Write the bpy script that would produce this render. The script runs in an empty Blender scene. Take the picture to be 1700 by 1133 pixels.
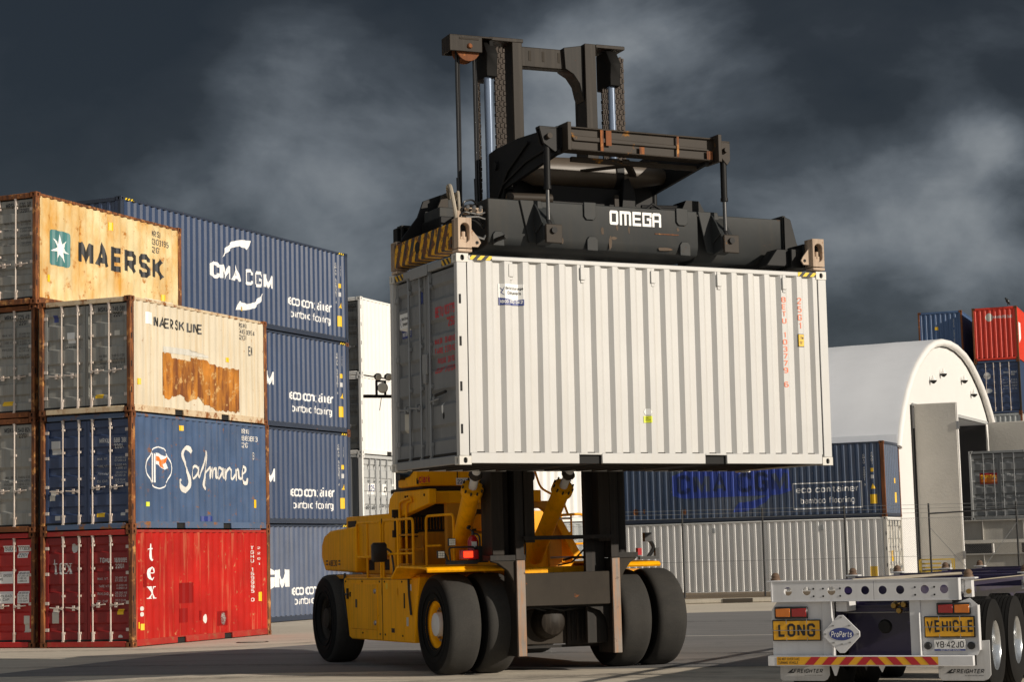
import bpy, bmesh, math, random
from mathutils import Vector, Matrix, noise as mnoise
random.seed(7)
R = math.radians
S = bpy.context.scene
COL = S.collection

# ---------------------------------------------------------------- camera, sky, sun, exposure
cam = bpy.data.cameras.new('camera'); camo = bpy.data.objects.new('camera', cam); COL.objects.link(camo)
cam.sensor_width = 36.0; cam.lens = 69.12; cam.clip_start = 0.1; cam.clip_end = 3000
camo.matrix_world = Matrix.Translation((0, 0, 1.8)) @ Matrix.Rotation(R(90 + 6.2215), 4, 'X') @ Matrix.Rotation(R(-1.4713), 4, 'Z')
S.camera = camo
S.view_settings.view_transform = 'Standard'; S.view_settings.look = 'None'
S.view_settings.exposure = 0.2; S.view_settings.gamma = 1.0

SUN_EL, SUN_B = 20.0, 31.0           # elevation, and degrees in front of the +X axis (towards the camera)
sd = bpy.data.lights.new('sun', 'SUN'); sd.energy = 3.85; sd.angle = R(0.5); sd.color = (1.0, 0.90, 0.765)
so = bpy.data.objects.new('sun', sd); COL.objects.link(so)
ts = Vector((math.cos(R(SUN_EL)) * math.cos(R(SUN_B)), -math.cos(R(SUN_EL)) * math.sin(R(SUN_B)), math.sin(R(SUN_EL))))
so.rotation_euler = ts.to_track_quat('Z', 'Y').to_euler(); so.location = (40, -20, 30)

W = bpy.data.worlds.new('World'); S.world = W; W.use_nodes = True
def world():
    nt = W.node_tree; N = nt.nodes; L = nt.links; N.clear()
    out = N.new('ShaderNodeOutputWorld'); bg = N.new('ShaderNodeBackground'); L.new(bg.outputs[0], out.inputs[0])
    sky = N.new('ShaderNodeTexSky'); sky.sky_type = 'NISHITA'; sky.sun_disc = False
    sky.sun_elevation = R(SUN_EL); sky.sun_rotation = math.atan2(ts.x, ts.y)
    tc = N.new('ShaderNodeTexCoord'); d = tc.outputs['Generated']
    def m(op, a, b=None, clamp=False):
        n = N.new('ShaderNodeMath'); n.operation = op; n.use_clamp = clamp
        for i, v in enumerate((a, b)):
            if v is None: continue
            if isinstance(v, (int, float)): n.inputs[i].default_value = v
            else: L.new(v, n.inputs[i])
        return n.outputs[0]
    def noise(scl, sc, det, rough=.5, dist=0.0, off=(0, 0, 0)):
        mp = N.new('ShaderNodeMapping'); mp.inputs['Scale'].default_value = scl; mp.inputs['Location'].default_value = off
        mp.inputs['Rotation'].default_value = (0, R(14), 0)
        L.new(d, mp.inputs[0]); n = N.new('ShaderNodeTexNoise'); n.inputs['Scale'].default_value = sc
        n.inputs['Detail'].default_value = det; n.inputs['Roughness'].default_value = rough; n.inputs['Distortion'].default_value = dist
        L.new(mp.outputs[0], n.inputs['Vector']); return n.outputs['Fac']
    n1 = noise((1, 1, 1.8), 6.2, 7, .52, .3, (3.1, 1.7, .4))
    n2 = noise((1, 1, 1.5), 19, 6, .55, .3, (7.7, 2.2, 5.1))
    v = m('ADD', m('MULTIPLY', m('SUBTRACT', n1, .5), .62), m('MULTIPLY', m('SUBTRACT', n2, .5), .20))
    v = m('ADD', v, .465)
    wn = N.new('ShaderNodeTexNoise'); wn.inputs['Scale'].default_value = 9; wn.inputs['Detail'].default_value = 5; wn.inputs['Roughness'].default_value = .55; L.new(d, wn.inputs['Vector'])
    ws = N.new('ShaderNodeVectorMath'); ws.operation = 'MULTIPLY_ADD'; ws.inputs[1].default_value = (.085, .085, .06); L.new(wn.outputs['Color'], ws.inputs[0])
    w0 = N.new('ShaderNodeVectorMath'); w0.operation = 'ADD'; w0.inputs[1].default_value = (-.0425, -.0425, -.03); L.new(d, w0.inputs[0]); L.new(w0.outputs[0], ws.inputs[2])
    wz = N.new('ShaderNodeVectorMath'); wz.operation = 'NORMALIZE'; L.new(ws.outputs[0], wz.inputs[0]); dw = wz.outputs[0]
    sx = N.new('ShaderNodeSeparateXYZ'); L.new(d, sx.inputs[0])      # behind the photographer the cloud is thin and bright
    bk = N.new('ShaderNodeMapRange'); bk.interpolation_type = 'SMOOTHSTEP'; L.new(sx.outputs['Y'], bk.inputs[0]); bk.inputs[1].default_value = .35; bk.inputs[2].default_value = -.5; bk.inputs[3].default_value = 0; bk.inputs[4].default_value = .335
    v = m('ADD', v, bk.outputs[0])
    # cloud masses: lighter breaks and darker bellies, each a soft lobe round a direction in the sky
    def lobe(px, py, r, amp):
        u = (px - 850) / 3264.; w = -(py - 566.5) / 3264.
        c, s = math.cos(R(6.2215)), math.sin(R(6.2215))
        q = Vector((u, c - w * s, s + w * c)).normalized()
        n = N.new('ShaderNodeVectorMath'); n.operation = 'DOT_PRODUCT'; n.inputs[1].default_value = q; L.new(dw, n.inputs[0])
        rr = r / 3264.; k = 2.0 / (rr * rr)
        e = m('POWER', 2.718281828, m('MULTIPLY', m('SUBTRACT', n.outputs['Value'], 1.0), k))
        return m('MULTIPLY', e, amp)
    for px, py, r, a in LOBES: v = m('ADD', v, lobe(px, py, r, a))
    cr = N.new('ShaderNodeValToRGB'); L.new(v, cr.inputs[0]); e = cr.color_ramp.elements
    e[0].position = .30; e[0].color = (.0125, .016, .021, 1)
    e[1].position = .92; e[1].color = (.46, .46, .46, 1)
    for p, c in ((.42, (.020, .024, .0295, 1)), (.52, (.048, .0565, .067, 1)), (.62, (.116, .131, .148, 1)), (.74, (.225, .243, .258, 1))):
        x = e.new(p); x.color = c
    mx = N.new('ShaderNodeMix'); mx.data_type = 'RGBA'
    sc = N.new('ShaderNodeVectorMath'); sc.operation = 'SCALE'; sc.inputs['Scale'].default_value = .07; L.new(sky.outputs[0], sc.inputs[0])
    mx.inputs[0].default_value = .05                      # thin veils let a little clear sky through
    L.new(cr.outputs[0], mx.inputs[6]); L.new(sc.outputs[0], mx.inputs[7])
    L.new(mx.outputs[2], bg.inputs[0]); bg.inputs[1].default_value = 1.0
LOBES = [(100, 110, 330, -.25), (300, -30, 260, -.06), (1300, -20, 300, -.10), (480, 70, 130, .11), (770, 20, 150, -.11), (680, 150, 130, -.03), (930, 170, 160, .27), (1090, 60, 140, .15), (1200, 200, 150, .07), (1570, 50, 200, -.06),
         (1610, 200, 110, .12), (1655, 255, 65, .24), (1400, 335, 130, .16), (1530, 320, 90, .12), (1500, 450, 130, .08), (1640, 470, 110, .12), (200, 265, 150, .10), (450, 250, 140, .10), (600, 310, 150, .12), (590, 450, 150, .15), (380, 350, 110, .10)]
world()

# ---------------------------------------------------------------- helpers
def mat(name, col, rough=.5, metal=0.0, fade=.12, streak=0.0, rust=0.0, rcol=(.20, .065, .018), scol=None, scale=1.0, bump=.06, sscale=(7, 7, .35), srange=(.48, .72), rs=4.0, grain=0.0, coat=0.0, spec=None):
    m = bpy.data.materials.new(name); m.use_nodes = True; nt = m.node_tree; N = nt.nodes; L = nt.links
    b = N['Principled BSDF']; b.inputs['Metallic'].default_value = metal; b.inputs['Roughness'].default_value = rough
    if spec is not None: b.inputs['Specular IOR Level'].default_value = spec
    if coat: b.inputs['Coat Weight'].default_value = coat
    tc = N.new('ShaderNodeTexCoord'); oi = N.new('ShaderNodeObjectInfo')
    ad = N.new('ShaderNodeVectorMath'); ad.operation = 'MULTIPLY_ADD'; ad.inputs[1].default_value = (37, 51, 23)
    L.new(oi.outputs['Random'], ad.inputs[0]); L.new(tc.outputs['Object'], ad.inputs[2])
    def noise(sc, det, rg=.6, vec=None):
        n = N.new('ShaderNodeTexNoise'); n.inputs['Scale'].default_value = sc; n.inputs['Detail'].default_value = det
        n.inputs['Roughness'].default_value = rg; L.new(vec or ad.outputs[0], n.inputs['Vector']); return n.outputs['Fac']
    def mr(f, a, c, lo=0.0, hi=1.0):
        n = N.new('ShaderNodeMapRange'); L.new(f, n.inputs[0]); n.inputs[1].default_value = a; n.inputs[2].default_value = c
        n.inputs[3].default_value = lo; n.inputs[4].default_value = hi; return n.outputs[0]
    def mix(f, a, c):
        n = N.new('ShaderNodeMix'); n.data_type = 'RGBA'
        for i, v in ((0, f), (6, a), (7, c)):
            if hasattr(v, 'type'): L.new(v, n.inputs[i])
            elif i: n.inputs[i].default_value = (*v[:3], 1)
            else: n.inputs[i].default_value = v
        return n.outputs[2]
    c = Vector(col)
    cur = mix(mr(noise(1.1 * scale, 6), .3, .7), c * (1 - fade), c * (1 + fade * .7))
    rg = None
    if grain: cur = mix(mr(noise(46 * scale, 3), .35, .65, 0, grain), cur, c * .35)
    if streak:
        mp = N.new('ShaderNodeMapping'); mp.inputs['Scale'].default_value = sscale; L.new(ad.outputs[0], mp.inputs[0])
        f = mr(noise(1.6, 7, .65, mp.outputs[0]), srange[0], srange[1], 0, streak)
        cur = mix(f, cur, scol or tuple(c * .45))
    if rust:
        f = mr(noise(rs * scale, 9, .68), .72 - rust * .3, .80 - rust * .3)
        rc = mix(noise(19, 4), Vector(rcol) * .45, Vector(rcol) * 1.7)
        cur = mix(f, cur, rc); rg = mr(f, 0, 1, rough, .9)
    L.new(cur, b.inputs['Base Color'])
    if rg is not None: L.new(rg, b.inputs['Roughness'])
    if bump:
        bn = N.new('ShaderNodeBump'); bn.inputs['Strength'].default_value = bump; bn.inputs['Distance'].default_value = .02
        L.new(noise(9 * scale, 6), bn.inputs['Height']); L.new(bn.outputs[0], b.inputs['Normal'])
    return m

def stripes(name, c1, c2, ax, period, slope, rough=.6, wear=.35, wcol=(.16, .06, .02)):
    """slanted two-colour hazard paint with worn patches; ax = (coordinate along, coordinate up)"""
    m = mat(name, c1, rough, bump=.05); nt = m.node_tree; N = nt.nodes; L = nt.links; b = N['Principled BSDF']
    tc = N.new('ShaderNodeTexCoord'); sp = N.new('ShaderNodeSeparateXYZ'); L.new(tc.outputs['Object'], sp.inputs[0])
    a = N.new('ShaderNodeMath'); a.operation = 'MULTIPLY_ADD'; a.inputs[1].default_value = slope
    L.new(sp.outputs[ax[1]], a.inputs[0]); L.new(sp.outputs[ax[0]], a.inputs[2])
    q = N.new('ShaderNodeMath'); q.operation = 'PINGPONG'; q.inputs[1].default_value = period / 2; L.new(a.outputs[0], q.inputs[0])
    g = N.new('ShaderNodeMath'); g.operation = 'GREATER_THAN'; g.inputs[1].default_value = period / 4; L.new(q.outputs[0], g.inputs[0])
    x = N.new('ShaderNodeMix'); x.data_type = 'RGBA'; L.new(g.outputs[0], x.inputs[0]); x.inputs[6].default_value = (*c1, 1); x.inputs[7].default_value = (*c2, 1)
    n = N.new('ShaderNodeTexNoise'); n.inputs['Scale'].default_value = 7; n.inputs['Detail'].default_value = 9; n.inputs['Roughness'].default_value = .72; L.new(tc.outputs['Object'], n.inputs['Vector'])
    mr = N.new('ShaderNodeMapRange'); L.new(n.outputs['Fac'], mr.inputs[0]); mr.inputs[1].default_value = .72 - wear * .35; mr.inputs[2].default_value = .78 - wear * .35
    y = N.new('ShaderNodeMix'); y.data_type = 'RGBA'; L.new(mr.outputs[0], y.inputs[0]); L.new(x.outputs[2], y.inputs[6]); y.inputs[7].default_value = (*wcol, 1)
    L.new(y.outputs[2], b.inputs['Base Color']); return m

def emis(name, col, strength, base=(.2, .02, .02)):
    m = mat(name, base, .3, fade=0, bump=0); b = m.node_tree.nodes['Principled BSDF']
    b.inputs['Emission Color'].default_value = (*col, 1); b.inputs['Emission Strength'].default_value = strength; return m

def frame(o, yaw, rx=0.0, ry=0.0):
    return Matrix.Translation(o) @ Matrix.Rotation(R(yaw), 4, 'Z') @ Matrix.Rotation(rx, 4, 'X') @ Matrix.Rotation(ry, 4, 'Y')

def thing(name, label, cat, M=None, group=None):
    o = bpy.data.objects.new(name, None); COL.objects.link(o); o.empty_display_size = .3
    if M is not None: o.matrix_world = M
    o['label'] = label; o['category'] = cat
    if group: o['group'] = group
    return o
def tag(o, label, cat, group=None):
    o['label'] = label; o['category'] = cat
    if group: o['group'] = group
    return o
def struct(o): o['kind'] = 'structure'; return o

class MB:
    def __init__(s): s.bm = bmesh.new()
    def face(s, pts):
        try: return s.bm.faces.new([s.bm.verts.new(p) for p in pts])
        except ValueError: return None
    def box(s, x0, x1, y0, y1, z0, z1, M=None):
        P = [Vector((x, y, z)) for z in (z0, z1) for y in (y0, y1) for x in (x0, x1)]
        if M is not None: P = [M @ p for p in P]
        v = [s.bm.verts.new(p) for p in P]
        for f in ((0, 2, 3, 1), (4, 5, 7, 6), (0, 1, 5, 4), (2, 6, 7, 3), (0, 4, 6, 2), (1, 3, 7, 5)): s.bm.faces.new([v[i] for i in f])
        return s
    def prism(s, pts, ax, a, b):
        f = {'x': lambda p, t: (t, p[0], p[1]), 'y': lambda p, t: (p[0], t, p[1]), 'z': lambda p, t: (p[0], p[1], t)}[ax]
        A = [s.bm.verts.new(f(p, a)) for p in pts]; B = [s.bm.verts.new(f(p, b)) for p in pts]; n = len(pts)
        s.bm.faces.new(A[::-1]); s.bm.faces.new(B)
        for i in range(n): s.bm.faces.new((A[i], A[(i + 1) % n], B[(i + 1) % n], B[i]))
        return s
    def cyl(s, p0, p1, r0, r1=None, seg=16, caps=True):
        return s.lathe(p0, p1, [(r0, 0), (r0 if r1 is None else r1, 1)], seg, caps)
    def lathe(s, p0, p1, prof, seg=24, caps=True):
        """prof: (radius, fraction along p0->p1)"""
        p0, p1 = Vector(p0), Vector(p1); d = p1 - p0; q = d.normalized().to_track_quat('Z', 'Y'); rings = []
        for r, t in prof:
            c = p0 + d * t
            rings.append([s.bm.verts.new(c + q @ Vector((r * math.cos(2 * math.pi * i / seg), r * math.sin(2 * math.pi * i / seg), 0))) for i in range(seg)])
        for A, B in zip(rings, rings[1:]):
            for i in range(seg): s.bm.faces.new((A[i], A[(i + 1) % seg], B[(i + 1) % seg], B[i]))
        if caps: s.bm.faces.new(rings[0][::-1]); s.bm.faces.new(rings[-1])
        return s
    def tube(s, path, r, seg=8, round_=0.0):
        P = [Vector(p) for p in path]
        if round_:
            Q = [P[0]]
            for a, b, c in zip(P, P[1:], P[2:]):
                d0 = (a - b); d1 = (c - b); t = min(round_, d0.length * .45, d1.length * .45)
                A = b + d0.normalized() * t; C = b + d1.normalized() * t
                for k in range(5): u = k / 4; Q.append(A * (1 - u) ** 2 + b * 2 * u * (1 - u) + C * u * u)
            P = Q + [P[-1]]
        rings = []; up = None
        for i, p in enumerate(P):
            t = (P[min(i + 1, len(P) - 1)] - P[max(i - 1, 0)]).normalized()
            if up is None: up = t.orthogonal().normalized()
            up = (up - t * up.dot(t)).normalized(); w = t.cross(up)
            rings.append([s.bm.verts.new(p + (up * math.cos(2 * math.pi * k / seg) + w * math.sin(2 * math.pi * k / seg)) * r) for k in range(seg)])
        for A, B in zip(rings, rings[1:]):
            for i in range(seg): s.bm.faces.new((A[i], A[(i + 1) % seg], B[(i + 1) % seg], B[i]))
        s.bm.faces.new(rings[0][::-1]); s.bm.faces.new(rings[-1]); return s
    def sheet(s, rows):
        """rows of equal length point lists -> quads"""
        V = [[s.bm.verts.new(p) for p in r] for r in rows]
        for A, B in zip(V, V[1:]):
            for i in range(len(A) - 1): s.bm.faces.new((A[i], A[i + 1], B[i + 1], B[i]))
        return s
    def holed(s, o, u, v, w, h, hw, hh, depth, sq=False, seg=8, inset=None):
        """plate in plane (o,u,v) size w x h with one stadium hole hw x hh; walls go 'depth' along -(u x v)"""
        o, u, v = Vector(o), Vector(u), Vector(v); n = u.cross(v).normalized(); c = o + u * w / 2 + v * h / 2
        inn = []; r = min(hw, hh) / 2
        for k in range(4 * seg):
            a = 2 * math.pi * k / (4 * seg); x = math.cos(a) * r; y = math.sin(a) * r
            x += math.copysign(hw / 2 - r, x) if abs(x) > 1e-6 else 0; y += math.copysign(hh / 2 - r, y) if abs(y) > 1e-6 else 0
            inn.append((x, y))
        out = []
        for x, y in inn:
            k = min((w / 2) / max(abs(x), 1e-6), (h / 2) / max(abs(y), 1e-6)); out.append((x * k, y * k))
        for i in range(len(out)):      # pull the corner points square
            x, y = out[i]
        def P(p, dd=0): return c + u * p[0] + v * p[1] - n * dd
        I = [s.bm.verts.new(P(p)) for p in inn]; Oo = [s.bm.verts.new(P(p)) for p in out]; D = [s.bm.verts.new(P(p, depth)) for p in inn]
        m = len(inn); corners = {}
        for sx in (1, -1):
            for sy in (1, -1): corners[(sx, sy)] = s.bm.verts.new(P((sx * w / 2, sy * h / 2)))
        for i in range(m):
            j = (i + 1) % m; a, b = out[i], out[j]
            ea = abs(abs(a[0]) - w / 2) < 1e-6; eb = abs(abs(b[0]) - w / 2) < 1e-6; fa = abs(abs(a[1]) - h / 2) < 1e-6; fb = abs(abs(b[1]) - h / 2) < 1e-6
            mid = None
            if not ((ea and eb) or (fa and fb)): mid = corners[(1 if a[0] + b[0] > 0 else -1, 1 if a[1] + b[1] > 0 else -1)]
            s.bm.faces.new([I[i], Oo[i]] + ([mid] if mid else []) + [Oo[j], I[j]])
            s.bm.faces.new((I[i], I[j], D[j], D[i]))
        return s
    def parts(s, name, m, parent=None, **k):
        """every loose piece becomes an object of its own"""
        seen = set(); out = []
        for f0 in list(s.bm.faces):
            if f0 in seen: continue
            st = [f0]; seen.add(f0); isl = []
            while st:
                f = st.pop(); isl.append(f)
                for v in f.verts:
                    for g in v.link_faces:
                        if g not in seen: seen.add(g); st.append(g)
            q = MB(); vm = {}
            for f in isl:
                for v in f.verts:
                    if v not in vm: vm[v] = q.bm.verts.new(v.co)
                q.bm.faces.new([vm[v] for v in f.verts])
            out.append(q.build(name, m, parent, **k))
        s.bm.free(); return out
    def build(s, name, m, parent=None, smooth=True, bevel=0.0, label=None, seg=1):
        bm = s.bm
        bmesh.ops.recalc_face_normals(bm, faces=bm.faces)
        if bevel:
            e = [x for x in bm.edges if len(x.link_faces) == 2 and x.calc_face_angle(0) > .6]
            if e: bmesh.ops.bevel(bm, geom=e, offset=bevel, segments=seg, profile=.6, affect='EDGES', clamp_overlap=True)
        me = bpy.data.meshes.new(name); bm.to_mesh(me); bm.free()
        if smooth:
            me.polygons.foreach_set('use_smooth', [True] * len(me.polygons)); me.set_sharp_from_angle(angle=R(38))
        me.materials.append(m); o = bpy.data.objects.new(name, me); COL.objects.link(o)
        if parent: o.parent = parent
        if label: o['label'] = label
        return o

# lettering ------------------------------------------------------------------------------
def _ch(x0, y0, x1, y1, k=.12): return [(x0 + k, y0), (x1 - k, y0), (x1, y0 + k), (x1, y1 - k), (x1 - k, y1), (x0 + k, y1), (x0, y1 - k), (x0, y0 + k), 'c']
_O = _ch(0, 0, .5, 1, .14); _o = _ch(0, 0, .44, .7, .14)
GL = {
 'A': [[(0, 0), (.27, 1), (.54, 0)], [(.11, .30), (.43, .30)]], 'B': [[(0, 0), (0, 1)], [(.03, 1), (.36, 1), (.48, .9), (.48, .63), (.37, .53), (.03, .53)], [(.37, .53), (.5, .42), (.5, .11), (.38, 0), (.03, 0)]],
 'C': [[(.5, .72), (.5, .87), (.38, 1), (.12, 1), (0, .87), (0, .13), (.12, 0), (.38, 0), (.5, .13), (.5, .28)]], 'D': [[(0, 0), (.34, 0), (.5, .16), (.5, .84), (.34, 1), (0, 1), 'c']],
 'E': [[(.46, 1), (0, 1), (0, 0), (.46, 0)], [(.03, .51), (.40, .51)]], 'F': [[(.46, 1), (0, 1), (0, 0)], [(.03, .5), (.40, .5)]],
 'G': [[(.5, .74), (.5, .87), (.38, 1), (.12, 1), (0, .87), (0, .13), (.12, 0), (.38, 0), (.5, .13), (.5, .47), (.28, .47)]], 'H': [[(0, 0), (0, 1)], [(.5, 0), (.5, 1)], [(.03, .5), (.47, .5)]],
 'I': [[(0, 0), (0, 1)]], 'J': [[(.4, 1), (.4, .13), (.28, 0), (.12, 0), (0, .13), (0, .26)]], 'K': [[(0, 0), (0, 1)], [(.5, 1), (.03, .42)], [(.16, .56), (.53, 0)]], 'L': [[(0, 1), (0, 0), (.44, 0)]],
 'M': [[(0, 0), (0, 1)], [(.66, 0), (.66, 1)], [(.03, 1), (.33, .18), (.63, 1)]], 'N': [[(0, 0), (0, 1)], [(.5, 0), (.5, 1)], [(.03, .98), (.47, .02)]], 'O': [_O],
 'P': [[(0, 0), (0, 1), (.36, 1), (.5, .88), (.5, .57), (.36, .45), (.03, .45)]], 'Q': [_O, [(.3, .25), (.54, -.04)]], 'R': [[(0, 0), (0, 1), (.36, 1), (.5, .88), (.5, .59), (.36, .47), (.03, .47)], [(.24, .46), (.52, 0)]],
 'S': [[(.48, .76), (.48, .88), (.37, 1), (.12, 1), (0, .88), (0, .66), (.10, .55), (.39, .45), (.49, .34), (.49, .12), (.37, 0), (.12, 0), (0, .12), (0, .24)]],
 'T': [[(0, 1), (.52, 1)], [(.26, .98), (.26, 0)]], 'U': [[(0, 1), (0, .13), (.12, 0), (.38, 0), (.5, .13), (.5, 1)]], 'V': [[(0, 1), (.27, 0), (.54, 1)]], 'W': [[(0, 1), (.18, 0), (.36, .8), (.54, 0), (.72, 1)]],
 'X': [[(0, 1), (.5, 0)], [(0, 0), (.5, 1)]], 'Y': [[(0, 1), (.26, .45), (.52, 1)], [(.26, .47), (.26, 0)]], 'Z': [[(0, 1), (.5, 1), (0, 0), (.5, 0)]],
 '0': [_O], '1': [[(0, .84), (.16, 1), (.16, 0)]], '2': [[(0, .76), (0, .88), (.12, 1), (.37, 1), (.49, .88), (.49, .62), (0, .1), (0, 0), (.5, 0)]],
 '3': [[(0, .88), (.12, 1), (.36, 1), (.47, .9), (.47, .64), (.36, .53), (.18, .53)], [(.36, .53), (.49, .42), (.49, .12), (.37, 0), (.12, 0), (0, .12)]], '4': [[(.36, 0), (.36, 1), (0, .28), (.5, .28)]],
 '5': [[(.46, 1), (.04, 1), (.02, .56), (.34, .6), (.49, .48), (.49, .13), (.37, 0), (.12, 0), (0, .12)]], '6': [[(.47, .88), (.37, 1), (.12, 1), (0, .87), (0, .13), (.12, 0), (.38, 0), (.5, .13), (.5, .42), (.38, .55), (.03, .55)]],
 '7': [[(0, 1), (.5, 1), (.16, 0)]], '8': [_ch(.02, .53, .48, 1, .11), _ch(0, 0, .5, .53, .12)], '9': [[(.02, .12), (.12, 0), (.38, 0), (.5, .13), (.5, .87), (.38, 1), (.12, 1), (0, .87), (0, .58), (.12, .45), (.47, .45)]],
 'a': [[(.05, .6), (.14, .7), (.32, .7), (.42, .6), (.42, 0)], [(.40, .42), (.12, .42), (0, .32), (0, .1), (.1, 0), (.28, 0), (.40, .12)]], 'b': [[(0, 1), (0, 0)], [(.02, .58), (.14, .7), (.31, .7), (.44, .57), (.44, .13), (.31, 0), (.14, 0), (.02, .12)]],
 'c': [[(.42, .52), (.42, .58), (.31, .7), (.12, .7), (0, .57), (0, .13), (.12, 0), (.31, 0), (.42, .12), (.42, .18)]], 'd': [[(.44, 1), (.44, 0)], [(.42, .58), (.3, .7), (.13, .7), (0, .57), (0, .13), (.13, 0), (.3, 0), (.42, .12)]],
 'e': [[(.03, .35), (.44, .35), (.44, .57), (.31, .7), (.13, .7), (0, .57), (0, .13), (.13, 0), (.34, 0), (.43, .1)]], 'f': [[(.3, 1), (.2, 1), (.1, .9), (.1, 0)], [(-.03, .67), (.28, .67)]], 'g': [_o, [(.44, .7), (.44, -.16), (.33, -.28), (.08, -.28)]],
 'h': [[(0, 1), (0, 0)], [(.02, .56), (.14, .7), (.3, .7), (.42, .58), (.42, 0)]], 'i': [[(0, 0), (0, .7)], [(0, .88), (0, 1.02)]], 'k': [[(0, 1), (0, 0)], [(.4, .7), (.03, .3)], [(.14, .4), (.42, 0)]], 'l': [[(0, 0), (0, 1)]],
 'm': [[(0, 0), (0, .7)], [(.02, .56), (.12, .7), (.22, .7), (.32, .58), (.32, 0)], [(.34, .56), (.44, .7), (.54, .7), (.64, .58), (.64, 0)]], 'n': [[(0, 0), (0, .7)], [(.02, .56), (.14, .7), (.3, .7), (.42, .58), (.42, 0)]], 'o': [_o],
 'p': [[(0, .7), (0, -.28)], [(.02, .58), (.14, .7), (.31, .7), (.44, .57), (.44, .13), (.31, 0), (.14, 0), (.02, .12)]], 'q': [[(.44, .7), (.44, -.28)], [(.42, .58), (.3, .7), (.13, .7), (0, .57), (0, .13), (.13, 0), (.3, 0), (.42, .12)]],
 'r': [[(0, 0), (0, .7)], [(.02, .52), (.14, .68), (.28, .7)]], 's': [[(.38, .58), (.3, .7), (.1, .7), (0, .6), (0, .46), (.4, .26), (.4, .1), (.3, 0), (.1, 0), (0, .1)]], 't': [[(.12, .95), (.12, .12), (.22, 0), (.32, 0)], [(-.03, .68), (.3, .68)]],
 'u': [[(0, .7), (0, .12), (.12, 0), (.28, 0), (.40, .14)], [(.42, .7), (.42, 0)]], 'v': [[(0, .7), (.22, 0), (.44, .7)]], 'y': [[(0, .7), (.22, .05)], [(.44, .7), (.16, -.28), (.02, -.28)]], 'x': [[(0, .7), (.42, 0)], [(0, 0), (.42, .7)]],
 '.': [[(0, 0), (0, .1)]], ',': [[(.04, .06), (0, -.12)]], "'": [[(0, .75), (0, 1)]], '"': [[(0, .75), (0, 1)], [(.16, .75), (.16, 1)]], '-': [[(0, .5), (.26, .5)]], '\u00b7': [[(0, .42), (0, .58)]],
 '\u00dc': [[(0, .8), (0, .13), (.12, 0), (.38, 0), (.5, .13), (.5, .8)], [(.1, .92), (.1, 1.02)], [(.4, .92), (.4, 1.02)]]}
def text_bm(txt, bold=0.0, space=1.0, line=1.0):
    """plain stencil-like lettering drawn as flat strokes"""
    bm = bmesh.new(); t = .12 + 2.1 * bold; lines = txt.split('\n'); single = max(len(l) for l in lines) == 1
    for li, l in enumerate(lines):
        x = 0.0; y = -1.42 * line * li
        for ch in l:
            if ch == ' ': x += .42 * space; continue
            st = GL[ch]; xs = [p[0] for s in st for p in s if p != 'c']; w = max(xs); dx = x + t / 2 - min(0, min(xs)) if not single else -w / 2
            for k, s in enumerate(st):
                cl = s[-1] == 'c'; ribbon(bm, [(p[0] + dx, p[1] * (1 - t) + t / 2 + y) for p in s if p != 'c'], t, .0005 * k, cl)
            x += w + t + .15 * space - min(0, min(xs))
    return bm
def ribbon(bm, pts, w, layer=0.0, closed=False, smooth=0, dl=0.0):
    P = [Vector(p) for p in pts]; Wd = list(w) if isinstance(w, (list, tuple)) else [w] * len(P)
    if smooth:
        Q, V = [], []
        for i in range(len(P) - 1):
            p0, p1, p2, p3 = P[max(i - 1, 0)], P[i], P[i + 1], P[min(i + 2, len(P) - 1)]
            for k in range(smooth):
                t = k / smooth
                Q.append(.5 * ((2 * p1) + (p2 - p0) * t + (2 * p0 - 5 * p1 + 4 * p2 - p3) * t * t + (3 * p1 - p0 - 3 * p2 + p3) * t ** 3)); V.append(Wd[i] * (1 - t) + Wd[i + 1] * t)
        P = Q + [P[-1]]; Wd = V + [Wd[-1]]
    n = len(P); A, B = [], []
    for i in range(n):
        a = P[(i - 1) % n] if closed else P[max(i - 1, 0)]; c = P[(i + 1) % n] if closed else P[min(i + 1, n - 1)]
        d1 = (P[i] - a); d2 = (c - P[i])
        d1 = d1.normalized() if d1.length > 1e-9 else d2.normalized(); d2 = d2.normalized() if d2.length > 1e-9 else d1
        n1 = Vector((-d1.y, d1.x)); n2 = Vector((-d2.y, d2.x)); mm = (n1 + n2)
        mm = mm.normalized() if mm.length > .2 else n1
        k = 1 / max(.5, mm.dot(n1)); off = mm * Wd[i] / 2 * k
        z = layer + dl * i
        A.append(bm.verts.new((*(P[i] + off), z))); B.append(bm.verts.new((*(P[i] - off), z)))
    for i in range(n if closed else n - 1):
        j = (i + 1) % n; bm.faces.new((A[i], A[j], B[j], B[i]))
    return bm
def poly(bm, pts, layer=0.0):
    bm.faces.new([bm.verts.new((p[0], p[1], layer)) for p in pts]); return bm
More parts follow.
